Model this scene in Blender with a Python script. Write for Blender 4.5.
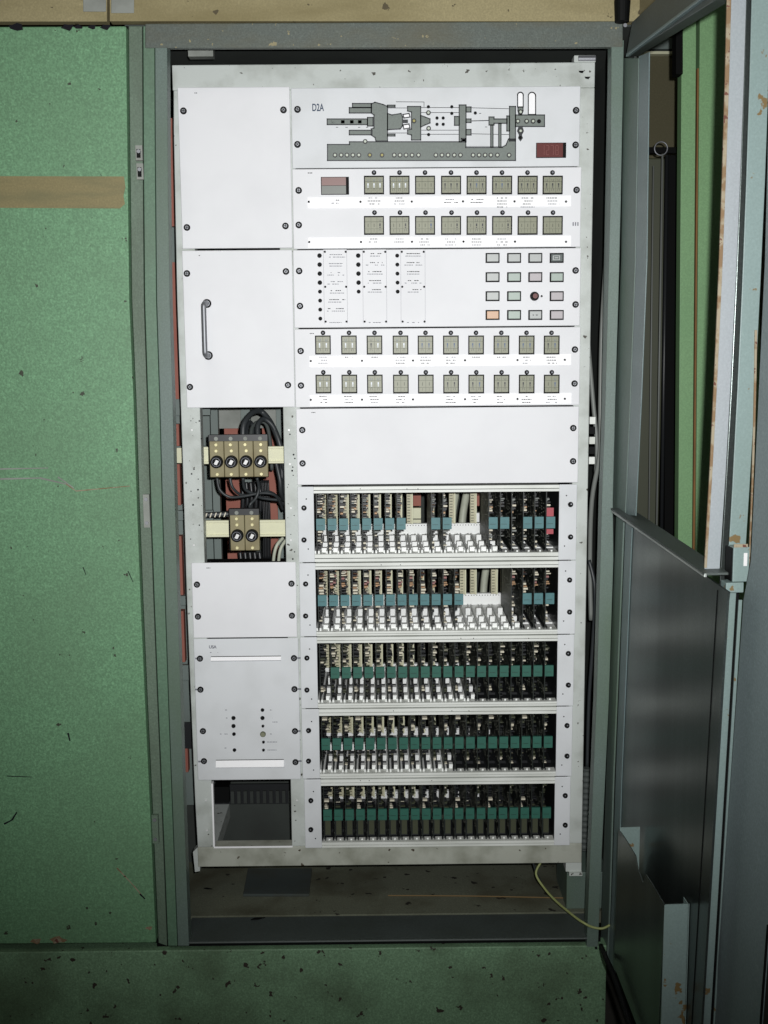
import bpy, math, random
from mathutils import Vector, Matrix
for o in list(bpy.data.objects): bpy.data.objects.remove(o, do_unlink=True)
S = bpy.context.scene
COL = S.collection
ZT = 1.93                                  # height of the top edge of the 19 inch panels above the floor

# ------------------------------------------------------------------ camera, flash, world, exposure
F, PI_, YA, RO, CX, CY, CZ = 1150.0, 0.1416, 0.00577, 0.00826, 0.13739, -1.9865, ZT-0.43163
def ray(u, v):
    a = (u-384)/F; b = -(v-512)/F
    c, s = math.cos(RO), math.sin(RO); x = a*c+b*s; z2 = -a*s+b*c
    c, s = math.cos(PI_), math.sin(PI_); y = c+z2*s; z = -s+z2*c
    c, s = math.cos(YA), math.sin(YA)
    return Vector((x*c+y*s, -x*s+y*c, z))
CAMP = Vector((CX, CY, CZ))
fw = ray(384, 512).normalized()
rt = (ray(1384, 512)-ray(384, 512)).normalized(); up = rt.cross(fw)
cam = bpy.data.cameras.new('camera'); co = bpy.data.objects.new('camera', cam); COL.objects.link(co)
M = Matrix((rt, up, -fw)).transposed().to_4x4(); M.translation = CAMP
co.matrix_world = M
cam.sensor_fit = 'VERTICAL'; cam.sensor_height = 24.0; cam.sensor_width = 18.0; cam.lens = F/1024*24.0
cam.clip_start = 0.02
S.camera = co
fl = bpy.data.lights.new('camera_flash', 'SPOT'); fo = bpy.data.objects.new('camera_flash', fl); COL.objects.link(fo)
fl.energy = 152; fl.shadow_soft_size = 0.009; fl.spot_size = math.radians(82); fl.spot_blend = 1.0; fl.color = (1.0, 1.0, 1.0)
fo.location = CAMP + rt*0.035 + up*0.035
fo.rotation_euler = ray(395, 320).to_track_quat('-Z', 'Y').to_euler()
lamp = bpy.data.lights.new('overhead_area', 'AREA'); lo = bpy.data.objects.new('overhead_area', lamp); COL.objects.link(lo)
lamp.energy = 9; lamp.size = 1.2; lamp.color = (1.0, 0.95, 0.8); lo.location = (-0.4, -2.4, 3.1)  # weak warm area light, unseen, above and behind the camera
W = bpy.data.worlds.new('world'); S.world = W; W.use_nodes = True
W.node_tree.nodes['Background'].inputs[0].default_value = (0.75, 0.9, 0.85, 1)
W.node_tree.nodes['Background'].inputs[1].default_value = 0.06
vs = S.view_settings; vs.view_transform = 'Standard'; vs.look = 'None'; vs.gamma = 1.0; vs.use_curve_mapping = False; vs.exposure = 0.0

# ------------------------------------------------------------------ measuring helpers
def at(u, v, Y=0.0):                       # point on the upright plane y = Y
    d = ray(u, v); t = (Y-CY)/d.y
    return CAMP + d*t
def atz(u, v, Z):
    d = ray(u, v); t = (Z-CZ)/d.z
    return CAMP + d*t
DX, DY, DPH = 0.535, -0.09, math.radians(3.0)        # hinge line and opening direction of the window door
DD = Vector((math.sin(DPH), -math.cos(DPH), 0)); DN = Vector((-math.cos(DPH), -math.sin(DPH), 0))
def door(s, z, n=0.0): return Vector((DX, DY, 0)) + DD*s + DN*n + Vector((0, 0, z))
def dpx(u, v, n=0.0):                      # (s, z) in the door plane seen at a pixel
    o = Vector((DX, DY, 0)) + DN*n; d = ray(u, v); t = (o-CAMP).dot(DN)/d.dot(DN); q = CAMP+d*t
    return ((q-o).dot(DD), q.z)

# ------------------------------------------------------------------ materials
MT = {}
def lin(c): return tuple((x/255/12.92 if x/255 <= .04045 else ((x/255+.055)/1.055)**2.4) for x in c)
def mat(name, rgb, rough=.5, metal=0.0, dirt_or_sheen=0.0, drgb=(60, 60, 50), scale=8.0, edge=(.45, .7), mottle=0.0, mscale=350.0, bump=0.0, stretch=(1, 1, 1), chips=0.0, crgb=(60, 50, 40), cscale=60.0, coat=0.0, emit=0.0):
    m = bpy.data.materials.new(name); m.use_nodes = True; nt = m.node_tree; N = nt.nodes; L = nt.links
    p = N['Principled BSDF']; c = lin(rgb)
    p.inputs['Roughness'].default_value = rough; p.inputs['Metallic'].default_value = metal
    p.inputs['Base Color'].default_value = (*c, 1)
    if coat: p.inputs['Coat Weight'].default_value = coat
    if emit:
        p.inputs['Emission Color'].default_value = (*c, 1); p.inputs['Emission Strength'].default_value = emit
    geo = None; cur = None
    def pos(sc):
        nonlocal geo
        if geo is None: geo = N.new('ShaderNodeNewGeometry')
        mp = N.new('ShaderNodeMapping'); L.new(geo.outputs['Position'], mp.inputs[0]); mp.inputs['Scale'].default_value = sc
        return mp.outputs[0]
    def noise(sc, det, stc=(1, 1, 1)):
        n = N.new('ShaderNodeTexNoise'); n.inputs['Scale'].default_value = sc; n.inputs['Detail'].default_value = det
        L.new(pos(stc), n.inputs['Vector']); return n.outputs['Fac']
    def mix(fac, a, b):
        x = N.new('ShaderNodeMix'); x.data_type = 'RGBA'; L.new(fac, x.inputs[0])
        if isinstance(a, tuple): x.inputs[6].default_value = (*a, 1)
        else: L.new(a, x.inputs[6])
        x.inputs[7].default_value = (*b, 1); return x.outputs[2]
    def ramp(f, e0, e1, v0=0.0, v1=1.0):
        r = N.new('ShaderNodeMapRange'); L.new(f, r.inputs[0]); r.inputs[1].default_value = e0; r.inputs[2].default_value = e1
        r.inputs[3].default_value = v0; r.inputs[4].default_value = v1; return r.outputs[0]
    cur = c
    if mottle:
        cur = mix(ramp(noise(mscale, 1.0), .38, .62, 0, mottle), cur, tuple(x*.5 for x in c))
        cur = mix(ramp(noise(mscale*.8, 1.0, (1.1, 1, .93)), .55, .75, 0, mottle), cur, tuple(min(1, x*1.5+.01) for x in c))
    if dirt_or_sheen: cur = mix(ramp(noise(scale, 6.0, stretch), edge[0], edge[1], 0, dirt_or_sheen), cur, lin(drgb))
    if chips: cur = mix(ramp(noise(cscale, 3.0), .70-.1*chips, .72-.1*chips), cur, lin(crgb))
    if not isinstance(cur, tuple): L.new(cur, p.inputs['Base Color'])
    if bump:
        b = N.new('ShaderNodeBump'); b.inputs['Strength'].default_value = bump; b.inputs['Distance'].default_value = .002
        L.new(noise(mscale if mottle else 200, 3.0), b.inputs['Height']); L.new(b.outputs[0], p.inputs['Normal'])
    MT[name] = m; return m
mat('panel_white', (226, 227, 230), .55, dirt_or_sheen=.12, drgb=(170, 170, 175), scale=9)
mat('strip_white', (250, 250, 252), .5)
mat('panel_grey', (216, 219, 222), .55, dirt_or_sheen=.2, drgb=(165, 168, 165), scale=14)
mat('rack_paint', (192, 198, 194), .55, dirt_or_sheen=.55, drgb=(120, 124, 112), scale=16, edge=(.48, .72), chips=.25, crgb=(70, 68, 60), cscale=90, bump=.1)
mat('green_paint', (106, 150, 113), .55, dirt_or_sheen=.35, drgb=(92, 120, 92), scale=5, mottle=.5, mscale=330, bump=.12, chips=-.15, crgb=(52, 58, 44), cscale=60)
mat('green_plinth', (118, 152, 120), .6, dirt_or_sheen=.6, drgb=(70, 84, 62), scale=9, mottle=.5, mscale=330, chips=.35, crgb=(50, 44, 36), cscale=60, bump=.15)
mat('frame_grey', (100, 116, 110), .5, dirt_or_sheen=.5, drgb=(78, 100, 74), scale=7, stretch=(1, 1, .5), mottle=.25, mscale=420, bump=.1)
mat('lintel_grey', (88, 96, 90), .6, dirt_or_sheen=.6, drgb=(88, 82, 58), scale=14, stretch=(.6, 1, 1.6), chips=.2, crgb=(140, 132, 100), cscale=90, mottle=.35, bump=.15)
mat('channel_grey', (98, 116, 100), .55, dirt_or_sheen=.7, drgb=(56, 62, 46), scale=10, stretch=(1, 1, .4), mottle=.3, bump=.15)
mat('rack_dirty', (176, 179, 168), .6, dirt_or_sheen=.7, drgb=(118, 120, 104), scale=20, edge=(.42, .68), chips=.25, crgb=(70, 60, 46), cscale=70, bump=.1)
mat('rail_dark', (74, 82, 80), .5, dirt_or_sheen=.4, drgb=(58, 64, 58), scale=12, mottle=.3)
mat('bright_edge', (160, 166, 162), .35, metal=.3)
mat('frame_green', (92, 122, 100), .5, dirt_or_sheen=.5, drgb=(88, 104, 88), scale=9, mottle=.3, mscale=330)
mat('comp_rose', (150, 104, 100), .5)
mat('door_grey', (108, 124, 126), .4, dirt_or_sheen=.4, drgb=(98, 118, 112), scale=10, stretch=(1, 1, .5), mottle=.25, mscale=420, bump=.08)
mat('door_pale', (146, 152, 156), .45, dirt_or_sheen=.3, drgb=(130, 145, 145), scale=12, stretch=(1, 1, .5), mottle=.15)
mat('door_edge', (122, 140, 138), .45, dirt_or_sheen=.3, drgb=(110, 128, 120), scale=12, stretch=(1, 1, .5), mottle=.15, chips=.25, crgb=(110, 92, 60), cscale=50)
mat('door_sheet', (104, 112, 110), .30, metal=.85, dirt_or_sheen=.5, drgb=(62, 68, 66), scale=14, stretch=(1, 1, .06), edge=(.4, .62), mottle=.3, bump=.05)  # vertically stretched tone bands put a soft reflection into the colour
mat('door_leaf', (120, 134, 136), .5, dirt_or_sheen=.3, drgb=(92, 104, 104), scale=6, mottle=.3)
mat('rust', (120, 98, 72), .85, dirt_or_sheen=.8, drgb=(150, 142, 122), scale=60, edge=(.45,.55), chips=.6, crgb=(96, 58, 46), cscale=120)
mat('tan_board', (150, 140, 104), .75, dirt_or_sheen=.8, drgb=(118, 108, 72), scale=11, stretch=(.35, 1, 1.6), mottle=.25, chips=.1, crgb=(80, 72, 50), cscale=60)
mat('grey_plate', (138, 142, 136), .6, dirt_or_sheen=.6, drgb=(88, 92, 84), scale=18)
mat('board_tape', (130, 120, 82), .6, dirt_or_sheen=.55, drgb=(100, 100, 70), scale=30, stretch=(.3, 1, 2), mottle=.2)
mat('far_green', (130, 172, 122), .5, mottle=.25, dirt_or_sheen=.15, drgb=(100, 150, 100))
mat('far_wall', (92, 88, 66), .9, dirt_or_sheen=.6, drgb=(84, 80, 56), scale=4, mottle=.25)
mat('rust_strip', (138, 98, 56), .8, dirt_or_sheen=.6, drgb=(90, 68, 44), scale=9)
mat('concrete', (96, 94, 88), .85, dirt_or_sheen=.6, drgb=(66, 64, 58), scale=5, bump=.4)
mat('cab_floor', (106, 110, 94), .75, dirt_or_sheen=.75, drgb=(64, 60, 42), scale=10, mottle=.3, chips=.35, crgb=(36, 34, 28), cscale=45, bump=.3)
mat('cab_inside', (60, 66, 62), .8, dirt_or_sheen=.6, drgb=(40, 42, 40), scale=8)
mat('dark_gap', (14, 15, 15), .8)
mat('mat_rubber', (62, 70, 68), .8, dirt_or_sheen=.5, drgb=(58, 56, 42), scale=20, bump=.2)
mat('terracotta', (152, 94, 80), .7, dirt_or_sheen=.4, drgb=(140, 70, 55), scale=14)
mat('duct_grey', (110, 122, 118), .6, dirt_or_sheen=.4, drgb=(80, 88, 84))
mat('hose_grey', (78, 84, 82), .5)
mat('cream', (214, 214, 184), .5, dirt_or_sheen=.2, drgb=(180, 180, 140), scale=25)
mat('brass_body', (138, 130, 98), .6, dirt_or_sheen=.6, drgb=(112, 98, 62), scale=28)
mat('brass', (214, 206, 160), .4, metal=.2)
mat('black_plastic', (14, 15, 15), .6)
mat('black_cable', (50, 54, 56), .45)
mat('grey_cable', (120, 124, 120), .5)
mat('pale_cable', (178, 182, 166), .5, dirt_or_sheen=.3, drgb=(120, 124, 110), scale=30)
mat('yellow_wire', (148, 156, 100), .5)
mat('orange_line', (120, 98, 62), .6)
mat('chrome', (140, 142, 146), .5, metal=.7)
mat('steel_white', (220, 220, 220), .4, metal=.1)
mat('olive_face', (132, 134, 112), .45, dirt_or_sheen=.4, drgb=(128, 128, 106), scale=120)
mat('olive_dark', (88, 92, 72), .5)
mat('digit_white', (225, 232, 240), .5)
mat('digit_blue', (70, 92, 124), .5)
mat('digit_black', (28, 34, 38), .5)
mat('ink', (24, 24, 30), .6)
mat('ink_light', (120, 122, 130), .6)
mat('ink_blue', (36, 58, 84), .6)
mat('mimic_grey', (118, 126, 121), .6, mottle=.15)
mat('lamp_ring', (18, 20, 20), .4)
mat('lamp_clear', (196, 204, 190), .3)
mat('lamp_amber', (168, 160, 92), .3)
mat('display_red', (104, 56, 54), .25)
mat('display_pink', (136, 106, 102), .3)
mat('display_line', (138, 84, 80), .3)
mat('display_grey', (118, 122, 117), .3)
mat('button_grey', (172, 176, 174), .4)
mat('button_mint', (160, 174, 165), .4)
mat('button_rose', (176, 170, 173), .4)
mat('button_orange', (198, 158, 124), .4)
mat('button_dark', (74, 84, 82), .4)
mat('pcb', (24, 32, 27), .5, dirt_or_sheen=.5, drgb=(16, 18, 17), scale=40)
mat('pcb_olive', (66, 70, 52), .5)
mat('solder', (104, 106, 96), .5)
mat('comp_light', (214, 208, 188), .4)
mat('comp_tan', (188, 150, 112), .5)
mat('comp_dark', (34, 36, 38), .4)
mat('comp_red', (170, 70, 80), .5)
mat('teal_blue', (76, 122, 126), .5, dirt_or_sheen=.35, drgb=(60, 100, 104), scale=150)
mat('teal_green', (44, 98, 84), .5, dirt_or_sheen=.35, drgb=(40, 84, 74), scale=150)
mat('connector', (190, 186, 158), .5, dirt_or_sheen=.3, drgb=(130, 124, 100), scale=60)
mat('guide_white', (238, 240, 238), .5)
mat('rail_alu', (226, 229, 224), .45, metal=.0, dirt_or_sheen=.35, drgb=(160, 164, 150), scale=30, stretch=(.3, 1, 1))

for n_ in ('black_plastic', 'dark_gap', 'ink'): MT[n_].node_tree.nodes['Principled BSDF'].inputs['Specular IOR Level'].default_value = .12
# ------------------------------------------------------------------ mesh building
class MB:
    def __init__(s): s.v = []; s.f = []; s.m = []; s.mats = []
    def mi(s, n):
        if n not in s.mats: s.mats.append(n)
        return s.mats.index(n)
    def add(s, vs_, fs, m):
        b = len(s.v); s.v += [Vector(p) for p in vs_]; i = s.mi(m)
        for f in fs: s.f.append([b+k for k in f]); s.m.append(i)
        return s
    def box(s, x0, x1, y0, y1, z0, z1, m):
        x0, x1 = sorted((x0, x1)); y0, y1 = sorted((y0, y1)); z0, z1 = sorted((z0, z1))
        return s.add([(x, y, z) for x in (x0, x1) for y in (y0, y1) for z in (z0, z1)],
                     [(0, 1, 3, 2), (4, 6, 7, 5), (0, 4, 5, 1), (2, 3, 7, 6), (0, 2, 6, 4), (1, 5, 7, 3)], m)
    def prism(s, pts, ext, m):
        pts = [Vector(p) for p in pts]; n = len(pts); ext = Vector(ext)
        nor = Vector((0, 0, 0))
        for i in range(n): nor += pts[i].cross(pts[(i+1) % n])
        if nor.dot(ext) > 0: pts.reverse()
        return s.add(pts+[p+ext for p in pts], [tuple(range(n)), tuple(range(2*n-1, n-1, -1))] +
                     [((i+1) % n, i, n+i, n+(i+1) % n) for i in range(n)], m)
    def cyl(s, c, ax, r, h, m, seg=12, r2=None):
        c = Vector(c); ax = Vector(ax).normalized(); r2 = r if r2 is None else r2
        a = ax.orthogonal().normalized(); b = ax.cross(a)
        p0 = [c+a*r*math.cos(2*math.pi*k/seg)+b*r*math.sin(2*math.pi*k/seg) for k in range(seg)]
        p1 = [c+ax*h+a*r2*math.cos(2*math.pi*k/seg)+b*r2*math.sin(2*math.pi*k/seg) for k in range(seg)]
        return s.add(p0+p1, [tuple(range(seg-1, -1, -1)), tuple(range(seg, 2*seg))] + [(k, (k+1) % seg, seg+(k+1) % seg, seg+k) for k in range(seg)], m)
    def tube(s, path, r, m, seg=8, smooth=True):
        P = [Vector(p) for p in path]
        if smooth and len(P) > 2:
            Q = []
            for i in range(len(P)-1):
                p0 = P[max(i-1, 0)]; p1 = P[i]; p2 = P[i+1]; p3 = P[min(i+2, len(P)-1)]
                for k in range(6):
                    t = k/6; Q.append(.5*((2*p1)+(p2-p0)*t+(2*p0-5*p1+4*p2-p3)*t*t+(3*p1-p0-3*p2+p3)*t**3))
            Q.append(P[-1]); P = Q
        rr = r if callable(r) else (lambda i, n: r)
        vsn = []; n = len(P); a = None
        for i, p in enumerate(P):
            d = (P[min(i+1, n-1)]-P[max(i-1, 0)]).normalized()
            a = d.orthogonal().normalized() if a is None else (a-d*a.dot(d)).normalized()
            b = d.cross(a); q = rr(i, n)
            vsn += [p+a*q*math.cos(2*math.pi*k/seg)+b*q*math.sin(2*math.pi*k/seg) for k in range(seg)]
        fs = [(i*seg+k, i*seg+(k+1) % seg, (i+1)*seg+(k+1) % seg, (i+1)*seg+k) for i in range(n-1) for k in range(seg)]
        fs += [tuple(range(seg-1, -1, -1)), tuple(range((n-1)*seg, n*seg))]
        return s.add(vsn, fs, m)
    def mesh(s, name, off=Vector((0, 0, 0)), smooth=False):
        me = bpy.data.meshes.new(name); me.from_pydata([tuple(p-off) for p in s.v], [], s.f)
        for n in s.mats: me.materials.append(MT[n])
        me.polygons.foreach_set('material_index', s.m)
        if smooth: me.polygons.foreach_set('use_smooth', [True]*len(s.f))
        me.update(); return me
WL = {}
def wloc(o):
    return WL.get(o.name, Vector((0, 0, 0)))
def put(name, me, parent=None, loc=(0, 0, 0)):     # loc in world space
    o = bpy.data.objects.new(name, me); COL.objects.link(o); loc = Vector(loc)
    WL[o.name] = loc.copy(); o.parent = parent; o.location = loc-(wloc(parent) if parent else Vector((0, 0, 0)))
    return o
def bld(name, mb, parent=None, loc=None, smooth=False, bevel=0.0, seg=2):
    o = bld_(name, mb, parent, loc, smooth, bevel, seg)
    if name in ('print', 'paint_chips'): o['kind'] = 'stuff'
    return o
def bld_(name, mb, parent=None, loc=None, smooth=False, bevel=0.0, seg=2):
    if loc is None:
        if parent is not None: loc = wloc(parent)
        else:
            xs = [p.x for p in mb.v]; ys = [p.y for p in mb.v]; zs = [p.z for p in mb.v]
            loc = Vector(((min(xs)+max(xs))/2, (min(ys)+max(ys))/2, min(zs)))
    o = put(name, mb.mesh(name, Vector(loc), smooth), parent, loc)
    if bevel:
        b = o.modifiers.new('bevel', 'BEVEL'); b.width = bevel; b.segments = seg; b.limit_method = 'ANGLE'
    return o
def tag(o, label=None, cat=None, group=None, kind=None):
    if label: o['label'] = label
    if cat: o['category'] = cat
    if group: o['group'] = group
    if kind: o['kind'] = kind
    return o
def thing(name, loc, label, cat, group=None): return tag(put(name, None, None, loc), label, cat, group)
def B(*a): return MB().box(*a)
def rect(uL, uR, vT, vB, Y=0.0):
    vm = (vT+vB)/2; um = (uL+uR)/2
    return at(uL, vm, Y).x, at(uR, vm, Y).x, at(um, vB, Y).z, at(um, vT, Y).z
R_ = random.Random(7)

# ------------------------------------------------------------------ the room
YF = -0.09                                          # front plane of the cabinet frame
tag(bld('floor', B(-3, 2.6, -3.2, 2.2, -.1, 0, 'concrete')), kind='structure')
tag(bld('wall_back', B(-3, 2.6, 2.2, 2.3, 0, 3.2, 'far_wall')), kind='structure')
tag(bld('wall_left', B(-3.1, -3, -3.2, 2.3, 0, 3.2, 'far_wall')), kind='structure')
tag(bld('wall_right', B(2.6, 2.7, -3.2, 2.3, 0, 3.2, 'far_wall')), kind='structure')
tag(bld('ceiling', B(-3, 2.6, -3.2, 2.3, 3.2, 3.3, 'far_wall')), kind='structure')

# ------------------------------------------------------------------ the cabinet
OL, OR = -0.190, 0.5065                              # door opening
OT = at(390, 47, YF).z; OBt = at(390, 940, YF).z      # opening top, threshold front edge
PT = at(390, 948, YF).z; LT = at(390, 23, YF).z
FX0 = at(140, 480, YF).x                              # left edge of the frame post
cab = thing('control_cabinet', (.16, .15, 0), 'grey-green steel cabinet with an open front around the white rack', 'cabinet')
def strip(name, uTL, uTR, vT, uBL, uBR, vB, Y, depth, m, parent, bevel=.001):
    mb = MB(); mb.prism([at(uTL, vT, Y), at(uTR, vT, Y), at(uBR, vB, Y), at(uBL, vB, Y)], (0, depth, 0), m)
    return bld(name, mb, parent, bevel=bevel)
# posts, each edge read at several heights
def poly(name, L, R, Y, depth, m, parent, bevel=.001, lab=None):
    mb = MB(); mb.prism([at(u, v, Y) for u, v in L]+[at(u, v, Y) for u, v in reversed(R)], (0, depth, 0), m)
    o = bld(name, mb, parent, bevel=bevel)
    if lab: tag(o, lab)
    return o
E_DOOR = [(126, 26), (127.5, 150), (129.3, 300), (133.6, 400), (136.8, 500), (140.6, 600), (145, 700), (149.7, 800), (156, 943)]
E_CH = [(142.5, 26), (143, 150), (144.2, 300), (147.3, 400), (150.4, 500), (153.8, 600), (157.6, 700), (161.8, 800), (167.5, 946)]
E_MID = [(154.5, 26), (155, 150), (156.3, 300), (159.5, 400), (162, 500), (165, 600), (168.3, 700), (172, 800), (177.5, 946)]
def EP_(v):
    for (a, b), (c, d) in zip(E_POST, E_POST[1:]):
        if v <= d: return a+(c-a)*max(0, v-b)/(d-b)
    return E_POST[-1][0]
E_POST = [(167, 40), (167.6, 150), (169.6, 300), (172.6, 400), (174.8, 500), (177.6, 600), (180.6, 700), (183.6, 800), (189, 946)]
sh = lambda L, d: [(u+d, v) for u, v in L]
poly('door_post', sh(E_MID, .4), E_POST, YF, .03, 'frame_grey', cab)
poly('post_flange', sh(E_CH, .6), sh(E_MID, -.2), YF+.0005, .026, 'frame_green', cab)
poly('gap_strip', sh(E_DOOR, 2.5), sh(E_CH, -.4), YF+.012, .014, 'channel_grey', cab, lab='dirty recessed channel beside the green door')
bld('return_flange', B(-.226, -.223, YF+.03, YF+.07, OBt, OT, 'frame_grey'), cab)
poly('door_post', [(611.5, 40), (610.5, 200), (608, 300), (605.5, 400), (602, 500), (600.5, 560), (596.6, 700), (590.5, 850), (586.5, 950)],
     [(624, 40), (621, 200), (618.5, 300), (615.5, 400), (613, 500), (613.5, 560), (609, 700), (602, 850), (598, 950)], YF, .03, 'frame_grey', cab)
bld('return_flange', B(.5175, .5205, YF+.03, YF+.05, OBt-.01, OT, 'frame_grey'), cab)
lm = MB(); lm.prism([at(145, 23.5, YF-.001), at(623, 21, YF-.001), at(623, 47, YF-.001), at(145, 48, YF-.001)], (0, .012, 0), 'lintel_grey')
bld('lintel', lm, cab, bevel=.0015)
thr = MB(); thr.box(OL-.02, OR+.012, YF, YF+.09, OBt-.004, OBt, 'rail_dark'); bld('threshold', thr, cab, bevel=.002)
bld('gap_strip', B(-.26, OR+.02, YF+.014, YF+.03, PT-.02, OBt-.0045, 'dark_gap'), cab)
pl = B(-.62, .535, YF, YF+.03, .0, PT, 'green_plinth'); tag(bld('plinth', pl, cab, bevel=.002), 'chipped green painted plinth')
FZ = OBt+.002
bld('floor_plate', B(-.258, .556, YF+.0905, .549, OBt-.02, FZ, 'cab_floor'), cab)
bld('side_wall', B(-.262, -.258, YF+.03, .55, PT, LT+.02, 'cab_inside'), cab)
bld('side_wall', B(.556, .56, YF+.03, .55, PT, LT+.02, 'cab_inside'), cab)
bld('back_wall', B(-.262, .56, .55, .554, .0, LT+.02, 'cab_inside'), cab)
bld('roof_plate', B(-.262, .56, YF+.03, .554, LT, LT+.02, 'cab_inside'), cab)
bld('roof_bracket', B(at(188, 50, .0).x, at(213, 50, .0).x, .0, .02, at(200, 64, 0).z+.012, LT, 'grey_plate'), cab)
# hinge remnants on the channel
for (u, v0, v1, m) in ((140, 146, 161, 'grey_plate'), (141, 164, 180, 'grey_plate'), (147.5, 494, 527, 'grey_plate'), (156, 814, 842, 'channel_grey')):
    a = at(u-4, v0, YF+.01); b = at(u+3.4, v1, YF+.01); h = MB()
    h.box(a.x, b.x, YF+.004, YF+.013, b.z, a.z, m)
    if v1-v0 < 20:
        h.box(a.x+.002, b.x-.003, YF+.0022, YF+.0045, b.z+.004, a.z-.006, 'black_plastic'); h.cyl((b.x-.005, YF+.004, a.z-.01), (0, -1, 0), .003, .006, 'chrome')
    else: h.cyl(((a.x+b.x)/2, YF+.005, a.z-.008), (0, -1, 0), .003, .003, 'chrome'); h.cyl(((a.x+b.x)/2, YF+.005, b.z+.008), (0, -1, 0), .003, .003, 'chrome')
    bld('hinge_plate', h, cab)
# cable ducts and cross members behind the rack, seen past its left side and through its openings
for (u0, u1, Y) in ((168, 182, .16), (219, 241, .30), (262, 283, .30)):
    segs = ((118, 226, 'terracotta'), (262, 402, 'terracotta'), (424, 446, 'terracotta'), (464, 505, 'terracotta'), (536, 596, 'terracotta'), (611, 662, 'terracotta'), (748, 772, 'terracotta')) if u0 == 168 else ((424, 604, 'terracotta'),)
    for (v0, v1, m) in segs:
        k = (v0-65)/800*26 if u0 == 168 else 0
        if u0 == 168: ue = max(q_ for q_ in [EP_(v0)])+5.5; x1 = at(ue, v0, Y).x; x0 = x1-.05
        else: x0 = at(u0, v0, Y).x; x1 = at(u1, v0, Y).x
        bld('duct_cover', B(x0, x1, Y, Y+.02, at(200, v1, Y).z, at(200, v0, Y).z, m), cab)
bld('duct_body', B(-.255, -.20, .18, .24, FZ+.14, LT-.1, 'duct_grey'), cab)
for (v, h) in ((407, .03), (454, .03), (515, .018), (600, .018), (672, .03), (735, .05)):
    z = at(200, v, .15).z
    bld('cross_member', B(-.255, -.17, .145, .155, z-h/2, z+h/2, 'duct_grey' if h < .04 else 'comp_dark'), cab)
for (u0, u1) in ((203, 212), (213, 220)):
    bld('upright_bar', B(at(u0, 500, .26).x, at(u1, 500, .26).x, .26, .28, FZ, LT-.2, 'duct_grey'), cab)
bld('upright_bar', B(at(243, 500, .26).x, at(252, 500, .26).x, .26, .28, FZ+.1, LT-.2, 'duct_grey'), cab)
bld('upright_bar', B(at(283, 500, .26).x-.01, at(283, 500, .26).x, .26, .28, FZ+.1, LT-.2, 'duct_grey'), cab)
z = at(245, 418, .29).z; bld('cross_member', B(-.2, -.04, .285, .295, z-.02, z+.02, 'grey_plate'), cab)

# the neighbouring closed green door
gd = thing('green_cabinet_door', (-.42, YF-.004, PT+.004), 'closed green hammered-paint steel door left of the rack', 'door')
g = MB(); g.prism([at(-60, 27, YF-.006)]+[at(u, v, YF-.006) for u, v in E_DOOR]+[at(-60, 944.5, YF-.006)], (0, .02, 0), 'green_paint')
bld('leaf', g, gd, bevel=.002)
poly('dark_edge', sh(E_DOOR, -4), sh(E_DOOR, 2.6), YF+.0145, .006, 'dark_gap', gd)  # near-black strip puts the shade of the door gap into colour
for (pts, w, m) in (([(0, 469), (48, 468)], .0012, 'grey_plate'), ([(0, 479), (40, 478), (66, 484)], .0016, 'grey_plate'), ([(66, 484), (76, 491), (130, 486)], .001, 'rust'),
                    ([(58, 477), (74, 488)], .0012, 'grey_plate'), ([(128, 571), (133, 582)], .0008, 'ink'), ([(83, 567), (86, 575)], .0008, 'ink'), ([(4, 824), (12, 820), (17, 812)], .0016, 'ink'),
                    ([(68, 733), (70, 741)], .0016, 'ink'), ([(7, 776), (32, 777)], .0008, 'ink'), ([(117, 868), (134, 886), (144, 898)], .0012, 'rust'), ([(140, 894), (145, 899)], .0016, 'ink')):
    s = MB()
    for a, b in zip(pts, pts[1:]):
        p, q = at(*a, YF-.0062), at(*b, YF-.0062); d = (q-p).normalized(); n = Vector((d.z, 0, -d.x))*w
        s.prism([p-n, q-n*.6, q+n*.6, p+n], (0, -.0002, 0), m)
    bld('scratch', s, gd)
s = MB()
for (u, v, r) in ((16, 27, 7), (68, 27, 6), (78, 27, 4), (92, 27, 4), (106, 27, 5), (36, 941, 6), (58, 940, 8), (149, 928, 4)):
    p = at(u, v, YF-.0062)
    s.prism([p+Vector((math.cos(k*.7)*r*.0016*(1+.3*math.sin(k*3+u)), 0, math.sin(k*.7)*r*.0008*(1+.3*math.cos(k*2+u)))) for k in range(9)], (0, -.0002, 0), 'ink' if v < 500 else 'rust')
bld('paint_chips', s, gd)
tp = MB(); tp.prism([at(-62, 176, YF-.0062), at(124, 176.5, YF-.0062), at(125.5, 187, YF-.0062), at(123.5, 196, YF-.0062), at(125, 204, YF-.0062), at(120, 208.5, YF-.0062), at(-62, 207.5, YF-.0062)], (0, -.0006, 0), 'board_tape')
tag(bld('tape_strip', tp), 'old brown adhesive tape strip stuck across the green door', 'tape')

# header boards over the cabinet
def board(u0, u1, v0, v1, m, name, label, Y=YF-.002, d=.02):
    mb = MB(); mb.prism([at(u0, v0, Y), at(u1, v0, Y), at(u1, v1, Y), at(u0, v1, Y)], (0, d, 0), m)
    return tag(bld(name, mb, bevel=.001), label, 'board' if m == 'tan_board' else 'plate')
board(-60, 107, -60, 21.5, 'tan_board', 'header_board', 'short stained tan board above the green door')
board(109.5, 640, -60, 21.2, 'tan_board', 'header_board', 'long stained tan board above the rack opening')
board(83, 106, -60, 11.5, 'grey_plate', 'metal_plate', 'small grey metal plate at the end of the short tan board', YF-.004, .002)
board(111, 134, -60, 13, 'grey_plate', 'metal_plate', 'small grey metal plate at the end of the long tan board', YF-.004, .002)

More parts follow.
